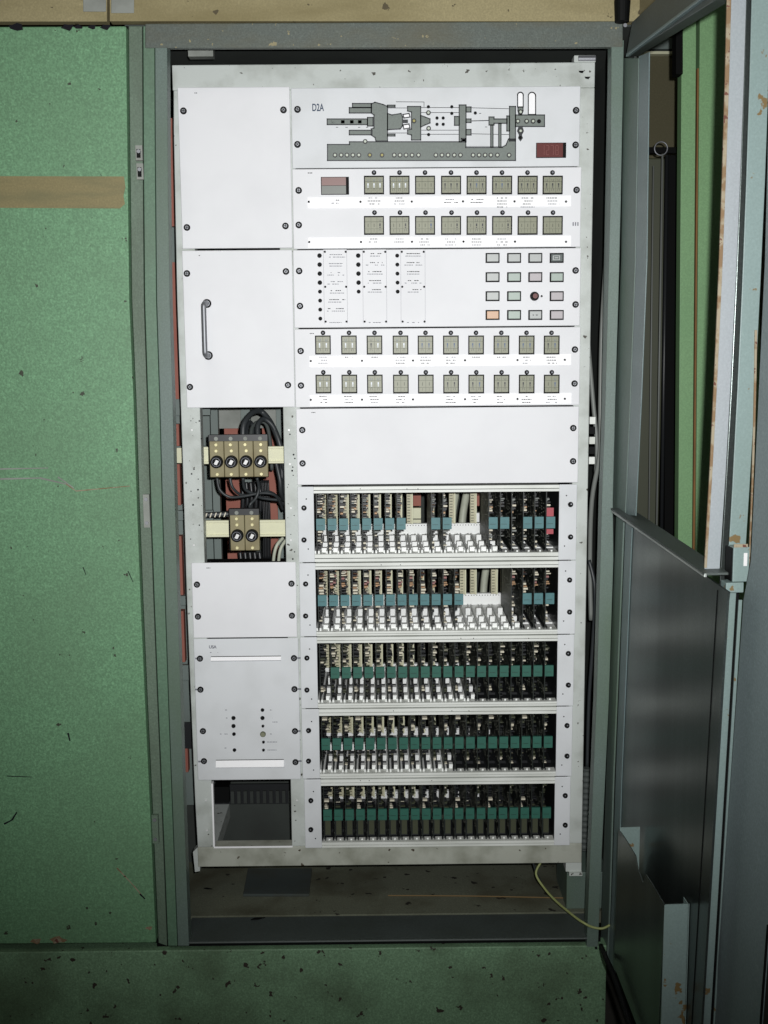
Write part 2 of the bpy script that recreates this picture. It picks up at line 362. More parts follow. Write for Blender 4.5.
# ------------------------------------------------------------------ the rack frame
XL, XR = -.1955, .5045; ZTOP = at(385, 63.5).z; ZBOT = at(390, 865).z
rack = thing('equipment_rack', (.155, .0, FZ), 'tall white painted steel rack frame holding all the panels', 'rack')
YP = -.004; FD = .03
def fr(name, u0, u1, v0, v1, x0=None, x1=None, z0=None, z1=None, m='rack_paint', y=(0, FD)):
    a, b, c, d = rect(u0, u1, v0, v1)
    return bld(name, B(x0 if x0 is not None else a, x1 if x1 is not None else b, y[0], y[1], z0 if z0 is not None else c, z1 if z1 is not None else d, m), rack, bevel=.0015)
xl1 = at(202.3, 485).x; xm0 = at(284.5, 485).x; xm1 = .006; xr0 = at(575.5, 485).x-.006
fr('top_rail', 0, 0, 64, 89, XL, XR, z1=ZTOP, z0=at(385, 89).z)
fr('bottom_rail', 0, 0, 846, 865, XL, XR, z0=ZBOT, z1=at(385, 845.5).z, m='rack_dirty')
EL = [(172.6, 64), (173.6, 130), (177, 300), (182.2, 450), (186.8, 600), (190.8, 700), (195, 800), (198.3, 866)]
za, zb = at(385, 89).z, at(385, 845.5).z; mb = MB(); mb.prism([Vector((min(at(u, v).x, xl1-.01), 0, max(zb, min(za, at(u, v).z)))) for u, v in EL]+[Vector((xl1, 0, zb)), Vector((xl1, 0, za))], (0, FD, 0), 'rack_paint'); bld('upright', mb, rack, bevel=.0015)
fr('upright', 0, 0, 88, 846, xm0, xm1, z0=at(385, 845.5).z, z1=at(385, 89).z)
fr('upright', 0, 0, 88, 846, xr0, XR, z0=at(385, 845.5).z, z1=at(385, 89).z)
for x in (XL, XR-.03):
    bld('rear_upright', B(x, x+.03, .30, .33, ZBOT, ZTOP, 'rack_paint'), rack)
    for z in (ZBOT, ZTOP-.03): bld('depth_bar', B(x, x+.03, FD, .30, z, z+.03, 'rack_paint'), rack)
# opening lips, corner lugs, swing hinge blocks
a, b, c, d = rect(214, 292, 783, 846)
bld('opening_lip', B(a-.002, b, -.0015, 0, c-.003, c, 'strip_white'), rack)
bld('opening_lip', B(a-.003, a, -.0015, .01, c, d, 'strip_white'), rack)
hb = MB(); hb.prism([at(193, 852, .002), at(199, 846, .002), at(200, 871, .002), at(195, 872, .002)], (0, .02, 0), 'rack_paint'); bld('corner_lug', hb, rack)
hb = MB(); hb.box(at(566, 868).x, XR, .002, .03, at(570, 872).z, ZBOT, 'rack_paint'); hb.box(at(569, 870).x, at(582, 870).x, -.004, .02, at(570, 875).z, at(570, 872).z, 'rack_paint'); bld('hinge_block', hb, rack)
hb = MB(); hb.box(at(574, 60).x, at(596, 60).x, .0, .025, ZTOP, at(584, 55).z, 'rack_paint'); hb.cyl((at(578, 60).x, .004, ZTOP+.006), (1, 0, 0), .006, .03, 'chrome'); bld('hinge_block', hb, rack, bevel=.002)
for (u, v) in ((582, 72), (588, 78)):
    p = at(u, v); bld('slot_hole', MB().prism([p+Vector((-.006, 0, .002)), p+Vector((.004, 0, .002)), p+Vector((.001, 0, -.002)), p+Vector((-.004, 0, -.001))], (0, -.0006, 0), 'dark_gap'), rack)
s = MB()
for i in range(26):
    if i % 2: u, v = R_.uniform(190, 204), R_.uniform(412, 560)
    else: u, v = R_.uniform(287, 296), R_.uniform(412, 560)
    p = at(u, v); s.cyl(p, (0, -1, 0), R_.uniform(.0008, .0018), .0004, 'ink', 6)
bld('paint_chips', s, rack)
for (u, v) in ((192, 430), (194, 545), (289, 430), (290, 464), (291, 508), (291, 540), (206, 800), (207, 830), (297, 800)):
    p = at(u, v); bld('rivet', MB().cyl(p, (0, -1, 0), .003, .001, 'rack_paint', 10).cyl(p+Vector((0, -.001, 0)), (0, -1, 0), .0018, .0004, 'steel_white', 10), rack)
bld('shade_block', B(at(300, 300).x, xr0, .06, .24, at(385, 484).z, at(385, 92).z, 'dark_gap'), rack)  # added black block so the gaps between panels look unlit

# ------------------------------------------------------------------ shared small meshes
def screw_mesh():
    m = MB(); m.cyl((0, 0, 0), (0, -1, 0), .0056, .0014, 'black_plastic', 14); m.cyl((0, -.0014, 0), (0, -1, 0), .0034, .0022, 'chrome', 12, .0028)
    m.box(-.0026, .0026, -.0039, -.0035, -.0005, .0005, 'black_plastic'); m.box(-.0005, .0005, -.0039, -.0035, -.0026, .0026, 'black_plastic'); return m.mesh('screw')
SCREW = screw_mesh()
def screw_dark():
    m = MB(); m.cyl((0, 0, 0), (0, -1, 0), .0048, .0035, 'black_plastic', 14, .004); m.cyl((-.0008, -.0035, .0008), (0, -1, 0), .0014, .0003, 'chrome', 8); return m.mesh('screw')
SCREWD = screw_dark()
LAMPM = {k: MB().cyl((0, 0, 0), (0, -1, 0), .0034*s_, .003, 'black_plastic', 12, .0026*s_).cyl((0, -.003, 0), (0, -1, 0), .0014*s_, .0002, m_, 8).mesh('indicator_lamp')
         for k, s_, m_ in (('black', 1, 'black_plastic'), ('grey', 1.2, 'ink_light'), ('big', 1.15, 'black_plastic'), ('small', .8, 'black_plastic'))}
RINGM = {k: MB().cyl((0, 0, 0), (0, -1, 0), .0040, .0014, 'lamp_ring', 12).cyl((0, -.0014, 0), (0, -1, 0), .0021, .0008, m_, 10).mesh('ring_lamp') for k, m_ in (('clear', 'lamp_clear'), ('amber', 'lamp_amber'))}
RIVET = MB().cyl((0, 0, 0), (0, -1, 0), .0019, .0008, 'black_plastic', 8).mesh('rivet')
def rot_screw(parent, u, v, dark=False, Y=YP):
    o = put('screw', SCREWD if dark else SCREW, parent, at(u, v, Y)); o.rotation_euler = (0, R_.uniform(0, 1.5), 0); return o
def panel(name, uL, uR, vT, vB, label, cat, m='panel_white', th=.003, bev=.0012, body=True, Y=YP):
    x0, x1, z0, z1 = rect(uL, uR, vT, vB, Y)
    t = thing(name, ((x0+x1)/2, Y+th, z0), label, cat)
    pm = MB(); pm.box(x0, x1, Y, Y+th, z0, z1, m); bld('face_plate', pm, t, bevel=bev)
    if body: bld('housing', B(x0+.02, x1-.02, Y+th+.0001, .056, z0+.004, z1-.004, 'dark_gap'), t)  # box coloured near-black so the panel gaps read as deep shade
    return t
def words(mb, uc, v, n, w=8, Y=YP, m='ink', h=.0013):     # a line of tiny print centred on a pixel
    x = uc-w/2
    while x < uc+w/2:
        l = R_.uniform(.9, 2.6); p = at(x, v, Y); q = at(min(x+l, uc+w/2), v, Y)
        if R_.random() < .8: mb.box(p.x, q.x, Y-.0002, Y, p.z-h/2, p.z+h/2, m)
        x += l+.5
def text(s_, u, v, size, parent, m, Y=YP, sx=1.0, name='lettering'):
    cu = bpy.data.curves.new('lettering', 'FONT'); cu.body = s_; cu.size = size; cu.extrude = .0001; cu.offset = .0003
    o = bpy.data.objects.new('lettering_source', cu); COL.objects.link(o)
    me = bpy.data.meshes.new_from_object(o.evaluated_get(bpy.context.evaluated_depsgraph_get())); bpy.data.objects.remove(o, do_unlink=True)
    for q in me.vertices: q.co = Vector((q.co.x*sx, -.0002-q.co.z, q.co.y))
    me.materials.clear(); me.materials.append(MT[m])
    return put(name, me, parent, at(u, v, Y))

# ------------------------------------------------------------------ left column of the rack
p1 = panel('blank_panel', 179.8, 291, 87, 248.3, 'large plain white blank panel at the top left of the rack', 'panel')
for u, v in ((183.5, 111), (283.5, 110), (187, 227.5), (285.5, 226)): rot_screw(p1, u, v)
m_ = MB(); words(m_, 196.5, 93, 1, 4); bld('print', m_, p1)
p2 = panel('handle_panel', 184.3, 293.5, 250.2, 407.5, 'white panel with a long black and chrome pull handle', 'panel')
for u, v in ((187, 273.5), (286, 271.5), (190, 387), (288, 385)): rot_screw(p2, u, v)
m_ = MB(); words(m_, 198, 255.5, 1, 4); bld('print', m_, p2)
h = MB(); a, b = at(207, 303.5, YP), at(208.5, 355.5, YP); o_ = Vector((0, -.032, 0))
h.tube([a, a+o_*.6, a+o_*.95+Vector((-.0008, 0, -.003)), a+o_+Vector((-.001, 0, -.014)), b+o_+Vector((-.001, 0, .014)), b+o_*.95+Vector((-.0008, 0, .003)), b+o_*.6, b], .0042, 'chrome', 12)
hd = bld('handle', h, p2, smooth=True); tag(hd, 'black bowed pull handle')
for q in (a, b): bld('handle_washer', MB().cyl(q, (0, -1, 0), .0075, .0025, 'black_plastic', 16).cyl(q+Vector((0, -.0025, 0)), (0, -1, 0), .005, .001, 'chrome', 12), hd)

p3 = panel('blank_panel', 192.3, 296.5, 562.5, 637.6, 'small plain white blank panel below the fuse blocks', 'panel')
for u, v in ((197, 584.5), (291.5, 583.5), (198, 616.5), (292, 615.5)): rot_screw(p3, u, v)
m_ = MB(); words(m_, 208.5, 568, 1, 4); bld('print', m_, p3)
p4 = panel('power_module', 195.5, 299.5, 638.6, 780, 'off-white power supply module with two ventilation slots and two lamp columns', 'module', 'panel_grey', bev=.002)
for u, v, in ((200, 658.5), (294, 658), (200.5, 689.5), (294.5, 689), (203, 731), (204, 761), (295.5, 762)): rot_screw(p4, u, v)
rot_screw(p4, 295, 731)
for u, v in ((197, 658.5), (299, 658), (197, 689.5), (299.5, 689), (299, 731), (200, 761.5), (300, 761)):
    q = at(u, v, YP); bld('slot_hole', B(q.x-.003, q.x+.003, YP-.0004, YP, q.z-.0015, q.z+.0015, 'ink_light'), p4)
for (u0, u1, v0, v1) in ((211, 281, 656, 660.5), (216, 284, 759.5, 767)):
    x0, x1, z0, z1 = rect(u0, u1, v0, v1, YP); sm = MB()
    sm.box(x0, x1, YP-.0004, YP, z1-.0012, z1, 'black_plastic')
    sm.prism([(x0, YP, z1-.001), (x0, YP-.004, z0+.001), (x0, YP, z0)], (x1-x0, 0, 0), 'strip_white')
    sm.box(x0, x1, YP-.0003, YP, z0-.0008, z0, 'ink_light'); bld('vent_slot', sm, p4)
for (u, v, k) in ((233.5, 718, 'big'), (233.5, 726, 'big'), (234, 734, 'black'), (234.5, 750, 'black'), (262.5, 710, 'black'), (262.5, 718, 'big'), (263, 726, 'small'), (263.5, 742, 'small'), (263.5, 750, 'small')):
    put('indicator_lamp', LAMPM[k], p4, at(u, v, YP))
q = at(263, 734, YP); tag(bld('indicator_lamp', MB().cyl(q, (0, -1, 0), .0052, .002, 'olive_dark', 14).cyl(q+Vector((0, -.002, 0)), (0, -1, 0), .0038, .002, 'olive_face', 14), p4), 'larger olive lamp')
m_ = MB()
for (u, v, w) in ((272, 742, 10), (272, 750, 9), (226, 718, 3), (226, 734, 3), (271, 718, 3), (275, 722, 5), (220, 734, 3), (226, 748, 3), (226, 710, 2), (271, 710, 2), (271, 734, 2)): words(m_, u, v, 1, w, m='ink_light')
words(m_, 214, 652.5, 1, 8, m='ink_light'); bld('print', m_, p4)
text('USA', 209, 648.3, .0075, p4, 'ink_light', sx=.95)

# ------------------------------------------------------------------ right column: control panels
pm = panel('mimic_panel', 291.6, 580, 87, 167.3, 'white panel with grey machine diagram and small red display', 'panel', 'panel_grey')  # greyer plate colour stands in for light falling off upward
for u, v, d in ((297.5, 109.5, 0), (297.5, 144.5, 0), (576, 110.5, 0), (575.5, 145, 0)): rot_screw(pm, u, v)
text('D2A', 312, 111, .0165, pm, 'ink_blue', sx=.62)
mm = MB(); YM = YP-.0012
def plate(pts, m='mimic_grey', edge=True, w=.0009):
    P = [at(u, v, YM) for u, v in pts]; n = len(P)
    mm.prism(P, (0, .0011, 0), m)
    if edge:
        for i in range(n):
            a, b = P[i], P[(i+1) % n]; d = (b-a)
            if d.length < 1e-5: continue
            d.normalize(); e = Vector((d.z, 0, -d.x))*w; a = a-d*w; b = b+d*w
            mm.prism([a-e, b-e, b+e, a+e], (0, -.0003, 0), 'digit_black')
def r4(u0, v0, u1, v1): return [(u0, v0), (u1, v0), (u1, v1), (u0, v1)]
def line(u0, v0, u1, v1, w=.0004, m='ink'):
    a, b = at(u0, v0, YP), at(u1, v1, YP); d = (b-a).normalized(); e = Vector((d.z, 0, -d.x))*w
    mm.prism([a-e, b-e, b+e, a+e], (0, -.0004, 0), m)
plate([(327.5, 144.5), (349.5, 144.5), (349.5, 141.8), (461.5, 141.8), (461.5, 138.5), (465.8, 138.5), (465.8, 147.5), (502, 147.5), (506, 145), (508.5, 139), (515.5, 139), (515.5, 160.5), (327.5, 160.5)])
line(330, 146, 512, 146.5, .0003, 'digit_black')
plate([(371.2, 104), (375, 102.3), (383, 104.5), (387.5, 106.5), (387.5, 141), (376, 141), (375, 137.5), (371.2, 135), (371.2, 129), (374, 128), (374, 115), (371.2, 113)])
plate(r4(352.5, 103.5, 371.5, 107.5)); plate(r4(349.3, 107.7, 371.5, 113)); plate(r4(349.3, 130.3, 372, 134.8))
plate(r4(327.2, 119, 367.5, 124.6)); plate([(367.5, 117.5), (373, 117.5), (373, 126), (367.5, 126)])
for u in (333, 343, 352, 360): plate(r4(u-2, 120.2, u+1.6, 123.4), 'digit_black', False)
plate([(387.5, 113.5), (392, 115), (401, 113.5), (402.5, 117), (402.5, 126), (400, 129), (390, 129.5), (387.5, 130)])
plate(r4(387.5, 105.2, 395, 107)); plate(r4(387.5, 134.2, 395, 136))
plate([(402.5, 119.5), (408, 119.5), (408, 123), (402.5, 123)], 'digit_black', False)
plate([(403, 114.5), (409, 113.5), (410, 117), (404, 118)], 'strip_white'); plate([(403, 125), (409, 124), (410, 128), (404, 129)], 'strip_white')
plate([(407.6, 106.5), (420.7, 106.5), (420.7, 140), (411.5, 140), (411.5, 135), (407.6, 134), (407.6, 130), (411.5, 129), (411.5, 112), (407.6, 111)])
plate([(420.7, 115.5), (425, 117), (430, 119), (430, 123), (425, 125), (420.7, 127)])
plate(r4(459.2, 105, 466, 142)); plate(r4(454.5, 116.5, 459.2, 125.3))
for v0, v1 in ((107, 112), (119, 122.5), (129.5, 135)): plate(r4(466, v0, 471, v1))
plate(r4(509.5, 106.5, 515.5, 141)); plate(r4(515.5, 115, 544.5, 126.5)); plate(r4(506.8, 116, 509.5, 131))
plate([(489, 117), (494, 117), (494, 119), (507, 119), (507, 123.3), (494, 123.3), (494, 125), (489, 125)])
plate(r4(490.7, 125, 493, 147)); plate(r4(498.7, 123.5, 501, 147)); 
for (u0, v0, u1, v1) in ((387.5, 108, 407.5, 108), (421, 107.6, 459, 107.6), (421, 112.6, 459, 112.6), (421, 130.2, 459, 130.2), (421, 134.3, 459, 134.3), (471, 107.8, 509, 108.8), (471, 121, 489, 120.5), (471, 133.8, 509, 134.6), (388, 133, 407, 133), (396, 101.8, 424, 102), (424, 102, 424, 107)):
    line(u0, v0, u1, v1, .0006 if v0 in (121,) else .0004)
def hopper(u0, u1, v0, v1, m):
    P = []; c = (u0+u1)/2; r = (u1-u0)/2
    for k in range(9): P.append((c-r*math.cos(math.pi*k/8), v0+r-r*math.sin(math.pi*k/8)))
    plate(P+[(u1, v1), (u0, v1)], m)
hopper(517.6, 523.2, 92.3, 107, 'strip_white'); hopper(528.3, 535.6, 92.3, 114.5, 'strip_white')
plate([(518, 107), (523, 107), (523, 111), (521.5, 115), (519, 115), (518, 111)]); plate([(518.5, 126.5), (522.5, 126.5), (524, 131), (522, 135), (523, 138), (520.5, 141.5), (518, 138), (519, 135), (517, 131)], 'digit_black', False)
for (u, v) in ((337, 127.3), (346.5, 127.3), (359, 127.3), (367, 127.3), (456, 119), (480, 113.4), (486, 127)): line(u-1, v, u+1.2, v, .0004)
tag(bld('machine_diagram', mm, pm), 'grey outline drawing of a long press machine')
for i, u in enumerate((335, 341.2, 347, 352.9, 358.9, 369.8, 382, 394.2, 400, 406, 412, 418.5, 435.8, 441.9, 448, 454.2, 460.4, 473, 479, 485, 490.8, 497.3, 509)):
    put('ring_lamp', RINGM['amber' if i in (5, 6) else 'clear'], pm, at(u, 155.2+.0*i, YM))
for (u, v, k) in ((414, 121, 'amber'), (365.2, 141.6, 'clear'), (428.4, 112.8, 'clear'), (428.6, 128.5, 'clear'), (517.8, 121.3, 'clear'), (526.5, 121.3, 'clear'), (533, 121.3, 'clear'), (520.5, 112, 'clear'), (520.5, 131, 'clear')):
    put('ring_lamp', RINGM[k], pm, at(u, v, YM))
for (u, v) in ((428.4, 106.8), (428.6, 134.6), (437, 118), (437, 124.3), (443.2, 118), (443.2, 124.3), (451.8, 106.8), (451.8, 113.4), (475.3, 113), (539, 121.3), (520.3, 137.5)):
    put('indicator_lamp', LAMPM['small' if v != 121.3 else 'black'], pm, at(u, v, YM))
x0, x1, z0, z1 = rect(536, 566, 142.8, 158, YP)
dsp = bld('display_frame', B(x0, x1, YP-.002, YP, z0, z1, 'black_plastic'), pm, bevel=.0005)
bld('display_window', B(x0+.001, x1-.0055, YP-.0026, YP-.002, z0+.001, z1-.001, 'display_red'), dsp)
seg = MB()
for i in range(4):
    xx = x0+.009+i*.0078; zc = (z0+z1)/2; w_, h_ = .0042, .0075
    for on, (ax, az, bx, bz) in zip(((0, 1, 1, 0, 0, 0, 0), (1, 1, 0, 1, 1, 0, 1), (1, 1, 1, 0, 0, 0, 0), (1, 1, 1, 1, 1, 1, 1))[i], ((0, h_, w_, h_), (w_, h_, w_, 0), (w_, 0, w_, -h_), (0, -h_, w_, -h_), (0, -h_, 0, 0), (0, 0, 0, h_), (0, 0, w_, 0))):
        if on: seg.box(xx+min(ax, bx)-.0003, xx+max(ax, bx)+.0003, YP-.0029, YP-.0026, zc+min(az, bz)-.0003, zc+max(az, bz)+.0003, 'display_line')
bld('display_digits', seg, dsp)

def switch(t, u, v, w, h, n, style):
    x0, x1, z0, z1 = rect(u-w/2, u+w/2, v-h/2, v+h/2, YP)
    s = MB(); d = .003; e = .0017
    s.box(x0, x1, YP-d, YP, z1-e, z1, 'black_plastic'); s.box(x0, x1, YP-d, YP, z0, z0+e*1.2, 'black_plastic')
    s.box(x0, x0+e, YP-d, YP, z0+e*1.2, z1-e, 'black_plastic'); s.box(x1-e, x1, YP-d, YP, z0+e*1.2, z1-e, 'black_plastic')
    so = bld('thumbwheel_switch', s, t)
    f = MB(); ix0, ix1, iz0, iz1 = x0+e, x1-e, z0+e*1.2, z1-e; zc = (iz0+iz1)/2; H = iz1-iz0; wd = (ix1-ix0)/n
    f.box(ix0, ix1, YP-.0006, YP, iz0, iz1, 'olive_dark')
    for i in range(n):
        a = ix0+wd*i+.0003; b = ix0+wd*(i+1)-.0003; c = (a+b)/2
        f.box(a, b, YP-.0022, YP-.0006, zc+H*.22, iz1-.0008, 'olive_face'); f.box(a, b, YP-.0022, YP-.0006, iz0+.0008, zc-H*.22, 'olive_face')
        f.box(a, b, YP-.0012, YP-.0006, zc-H*.2, zc+H*.2, 'olive_face')
        k = style[i % len(style)]
        if k != '.':
            cm = {'w': 'digit_white', 'b': 'digit_blue', 'k': 'digit_black'}[k]; g_ = min(wd*.2, .0011)
            f.box(c-g_, c+g_, YP-.0015, YP-.0012, zc-H*.05, zc+H*.11, cm); f.box(c-g_, c+g_, YP-.0015, YP-.0012, zc-H*.15, zc-H*.09, cm)
            for sx_ in (-1, 1):          # rocker levers above and below the window
                f.prism([(c+sx_*g_, YP-.0022, zc+H*.2), (c+sx_*g_*1.9, YP-.0022, zc+H*.36), (c+sx_*g_*1.5, YP-.0022, zc+H*.37), (c+sx_*g_*.5, YP-.0022, zc+H*.2)], (0, -.0003, 0), 'digit_blue' if k != 'k' else 'digit_black')
                f.prism([(c+sx_*g_, YP-.0022, zc-H*.2), (c+sx_*g_*1.9, YP-.0022, zc-H*.36), (c+sx_*g_*1.5, YP-.0022, zc-H*.37), (c+sx_*g_*.5, YP-.0022, zc-H*.2)], (0, -.0003, 0), 'digit_black')
        else:
            f.box(c-.0003, c+.0003, YP-.0023, YP-.0022, zc-H*.4, zc-H*.24, 'olive_dark'); f.box(c-.0004, c+.0008, YP-.0014, YP-.0012, zc-H*.1, zc+H*.1, 'olive_dark')
    bld('number_wheels', f, so)
def label_strip(t, u0, u1, v0, v1, riv, txt):
    x0, x1, z0, z1 = rect(u0, u1, v0, v1, YP)
    st = bld('label_strip', B(x0, x1, YP-.001, YP, z0, z1, 'strip_white'), t, bevel=.0003)
    for (u, v) in riv: put('rivet', RIVET, st, at(u, v, YP-.001))
    m = MB()
    for (u, vv, rows, w) in txt:
        for r in range(rows): words(m, u, vv+r*3.0, 1, w*R_.uniform(.7, 1.1), YP-.001, R_.choice(['ink', 'ink', 'ink_light']))
    if m.v: bld('print', m, st)

ps = panel('thumbwheel_panel', 292.8, 581, 168, 248, 'white switch panel with 16 square thumbwheels and a pink-grey display at left', 'panel')
for u, v in ((298.7, 190.5), (298.8, 225), (576.5, 190)): rot_screw(ps, u, v)
q = at(575.5, 224, YP); sl = MB()
for k in range(3): sl.box(q.x-.005+k*.004, q.x-.003+k*.004, YP-.0006, YP, q.z-.003, q.z+.003, 'ink_light')
bld('slot_hole', sl, ps)
XS = (374, 399.5, 425, 451, 476.5, 502, 527.5, 552.5); S1 = ('www', 'www', '...', 'kkk', 'kbk', 'kbk', 'kkk', 'kkk'); S2 = ('..k', '..k', '..b', '..k', '.kk', '..k', '...', '...')
for i, u in enumerate(XS):
    switch(ps, u, 185.2, 20, 18.6, 3, S1[i]); switch(ps, u, 225.5, 20, 18.8, 3, S2[i])
    put('indicator_lamp', LAMPM['grey'], ps, at(u, 172.6, YP)); put('indicator_lamp', LAMPM['grey'], ps, at(u+.5, 212.6, YP))
x0, x1, z0, z1 = rect(321, 349, 177, 194.8, YP)
d2 = bld('display_frame', B(x0, x1, YP-.002, YP, z0, z1, 'black_plastic'), ps, bevel=.0005); zm = (z0+z1)/2
bld('display_window', B(x0+.0012, x1-.005, YP-.0026, YP-.002, zm+.0005, z1-.001, 'display_pink'), d2)
bld('display_window', B(x0+.0012, x1-.005, YP-.0024, YP-.002, z0+.001, zm, 'display_grey'), d2)
label_strip(ps, 307.5, 571, 196.4, 207.6, [(308.8, 201.8), (360.5, 201.8), (411.8, 201.6), (463, 201.4), (514.5, 201.4), (566, 201.6)],
            [(335, 200.2, 2, 9)] + [(u, 198 if i not in (3, 4) else 199.5, 4 if i in (5, 6) else 3 if i not in (3, 4) else 2, 13) for i, u in enumerate(XS) if i != 2])
label_strip(ps, 308, 571, 236.6, 247.2, [(309.2, 242), (361, 242), (412, 241.8), (463.5, 241.6), (515, 241.6), (566, 241.8)],
            [(u, 239, 2 if i < 2 else 3, 11) for i, u in enumerate(XS) if i < 6])
m_ = MB(); words(m_, 310, 173, 1, 4.5); bld('print', m_, ps)

pi = panel('indicator_panel', 293.6, 580.5, 249, 326.8, 'white panel with three lamp columns and a grid of push buttons', 'panel')
for u, v in ((299.2, 271), (300, 306), (575.5, 270.5), (575.5, 304.5)): rot_screw(pi, u, v)
for c, (u, n) in enumerate(((319.5, 8), (358.2, 5), (397.2, 5))):
    for k in range(n):
        put('indicator_lamp', LAMPM['big' if (c < 2 and k < 4) else 'black'], pi, at(u+k*.12, 255.6+9.0*k, YP))
for c, (u0, u1) in enumerate(((324, 347), (363, 386.5), (401, 425))):
    x0, x1, z0, z1 = rect(u0, u1, 249.5, 323.5, YP)
    lp = bld('legend_plate', B(x0, x1, YP-.0006, YP, z0, z1, 'panel_white'), pi); e = MB()
    e.box(x1, x1+.0004, YP-.0007, YP, z0, z1, 'ink_light'); e.box(x0-.0004, x0, YP-.0007, YP, z0, z1, 'ink_light'); bld('plate_edge', e, lp)
    for v in (251.8, 286.8, 321.6):
        put('rivet', RIVET, lp, at(u0+.8+(v-250)*.012, v, YP-.0006)); put('rivet', RIVET, lp, at(u1-1.3+(v-250)*.012, v, YP-.0006))
    m = MB()
    for k in range((7, 5, 5)[c]):
        for r in range(2): words(m, (u0+u1)/2+.3, 254.6+9*k+r*2.5-(1 if c else 0), 1, R_.uniform(10, 19), YP-.0006, 'ink' if r == 0 and (c or k > 3) else 'ink_light')
    words(m, (u0+u1)/2, 322.5, 1, 12, YP-.0006, 'ink_light'); bld('print', m, lp)
BC = [['button_grey', 'button_grey', 'button_grey', 'button_dark'], ['button_grey', 'button_mint', 'button_rose', 'button_mint'], ['button_grey', 'button_mint', None, 'button_rose'], ['button_orange', 'button_mint', 'button_grey', 'button_rose']]
for r, v in enumerate((258, 277.2, 296.2, 315)):
    for c, u in enumerate((492.5, 514, 535.2, 556.6)):
        if BC[r][c] is None: continue
        x0, x1, z0, z1 = rect(u-7, u+7, v-5, v+5, YP)
        bo = bld('push_button', B(x0, x1, YP-.002, YP, z0, z1, 'black_plastic'), pi, bevel=.0004)
        bc = bld('button_cap', B(x0+.0021, x1-.0021, YP-.0045, YP-.002, z0+.0021, z1-.0021, BC[r][c]), bo, bevel=.0005)
        if BC[r][c] == 'button_orange': tag(bc, 'orange push button cap')
        if BC[r][c] == 'button_dark':
            tag(bc, 'dark grey push button cap with a pale ring')
            cx_, cz_ = (x0+x1)/2-.001, (z0+z1)/2; g = MB(); g.box(cx_-.006, cx_+.006, YP-.0048, YP-.0045, cz_-.0038, cz_+.0038, 'button_grey'); g.box(cx_-.0045, cx_+.0045, YP-.005, YP-.0048, cz_-.0026, cz_+.0026, 'button_dark')
            g.box(cx_-.0032, cx_+.0032, YP-.0052, YP-.005, cz_-.0009, cz_+.0009, 'button_grey'); bld('print', g, bo)
        if (r, c) == (3, 2):
            g = MB(); words(g, u, v, 1, 5, YP-.0046); bld('print', g, bo)
q = at(534.5, 296.2, YP); kb = bld('rotary_knob', MB().cyl(q, (0, -1, 0), .0078, .009, 'black_plastic', 20, .0066), pi)
bld('knob_cap', MB().cyl(q+Vector((0, -.009, 0)), (0, -1, 0), .0042, .001, 'display_red', 16), kb); put('rivet', RIVET, pi, at(541.6, 296.2, YP))

pt = panel('thumbwheel_panel', 294.8, 580, 328, 406.3, 'white switch panel with 20 upright thumbwheels in two rows of ten', 'panel')
for u, v in ((300.7, 351), (301, 385.5), (574.8, 349.5), (574.5, 383.5)): rot_screw(pt, u, v)
XA = (323, 349, 374.5, 400.5, 425.5, 450.8, 476, 501.3, 526.5, 551.5)
SA = ('ww', 'ww', 'kw', 'ww', 'bb', 'bb', 'bb', 'bb', 'bb', 'kb'); SB = ('ww', 'ww', 'ww', '..', '..', 'kk', 'kb', 'kk', 'kk', '.b')
for i, u in enumerate(XA):
    switch(pt, u, 345, 15.6, 19, 2, SA[i]); switch(pt, u+.5*(1-i/9), 384, 15.6, 18.8, 2, SB[i])
    put('indicator_lamp', LAMPM['grey'], pt, at(u, 332.8, YP)); put('indicator_lamp', LAMPM['grey'], pt, at(u+.3, 372.3, YP))
RV = (310.8, 362, 413, 465, 517.5, 564.8)
label_strip(pt, 309.5, 571, 355, 366.2, [(u, 361-.6*i/5*2) for i, u in enumerate(RV)], [(u, 357.2, 1 if i in (1, 2, 6, 7) else 3, 10) for i, u in enumerate(XA)])
label_strip(pt, 310, 571.5, 394, 405.0, [(u, 399.8-.2*i) for i, u in enumerate(RV)], [(u, 396.4, 3, 10) for i, u in enumerate(XA) if i != 4])
m_ = MB(); words(m_, 312, 333.5, 1, 4.5); bld('print', m_, pt)

pb = panel('blank_panel', 296.6, 578.5, 407.6, 483.8, 'wide plain white blank panel across the middle of the right column', 'panel')
for u, v in ((302.3, 430), (302.6, 463.3), (573.2, 428), (573, 461.2)): rot_screw(pb, u, v)
m_ = MB(); words(m_, 313.5, 412.5, 1, 4); bld('print', m_, pb)

# ------------------------------------------------------------------ five card subracks
rows = [  # panel top / bottom, opening top / bottom, u left / right of opening, ears
    (485.6, 561.2, 492, 553, 314.3, 558.5, 298, 576.6),
    (562, 635.3, 568, 630.3, 316.0, 557.6, 299.6, 575.6),
    (636.1, 707.2, 641.5, 702, 317.6, 556.8, 300.6, 573.8),
    (708, 777.5, 714, 772, 319.6, 555.8, 302, 572.2),
    (778.3, 846.8, 783.8, 840.5, 321.5, 554.2, 304.6, 570.2)]
labs = ('subrack with two open gaps showing pale cables, directly under the wide blank panel',
        'subrack with one wide gap right of centre, second of the five from the top',
        'full subrack of cards in the middle of the five',
        'full subrack of cards just above the lowest one',
        'lowest subrack of cards with dark covers along its lower half')
empty = ({8, 9, 12, 13, 14}, {13, 14, 15, 16}, set(), set(), set()); noteal = ({17}, {17}, {0}, set(), set())
CD = .165; CFY = .008
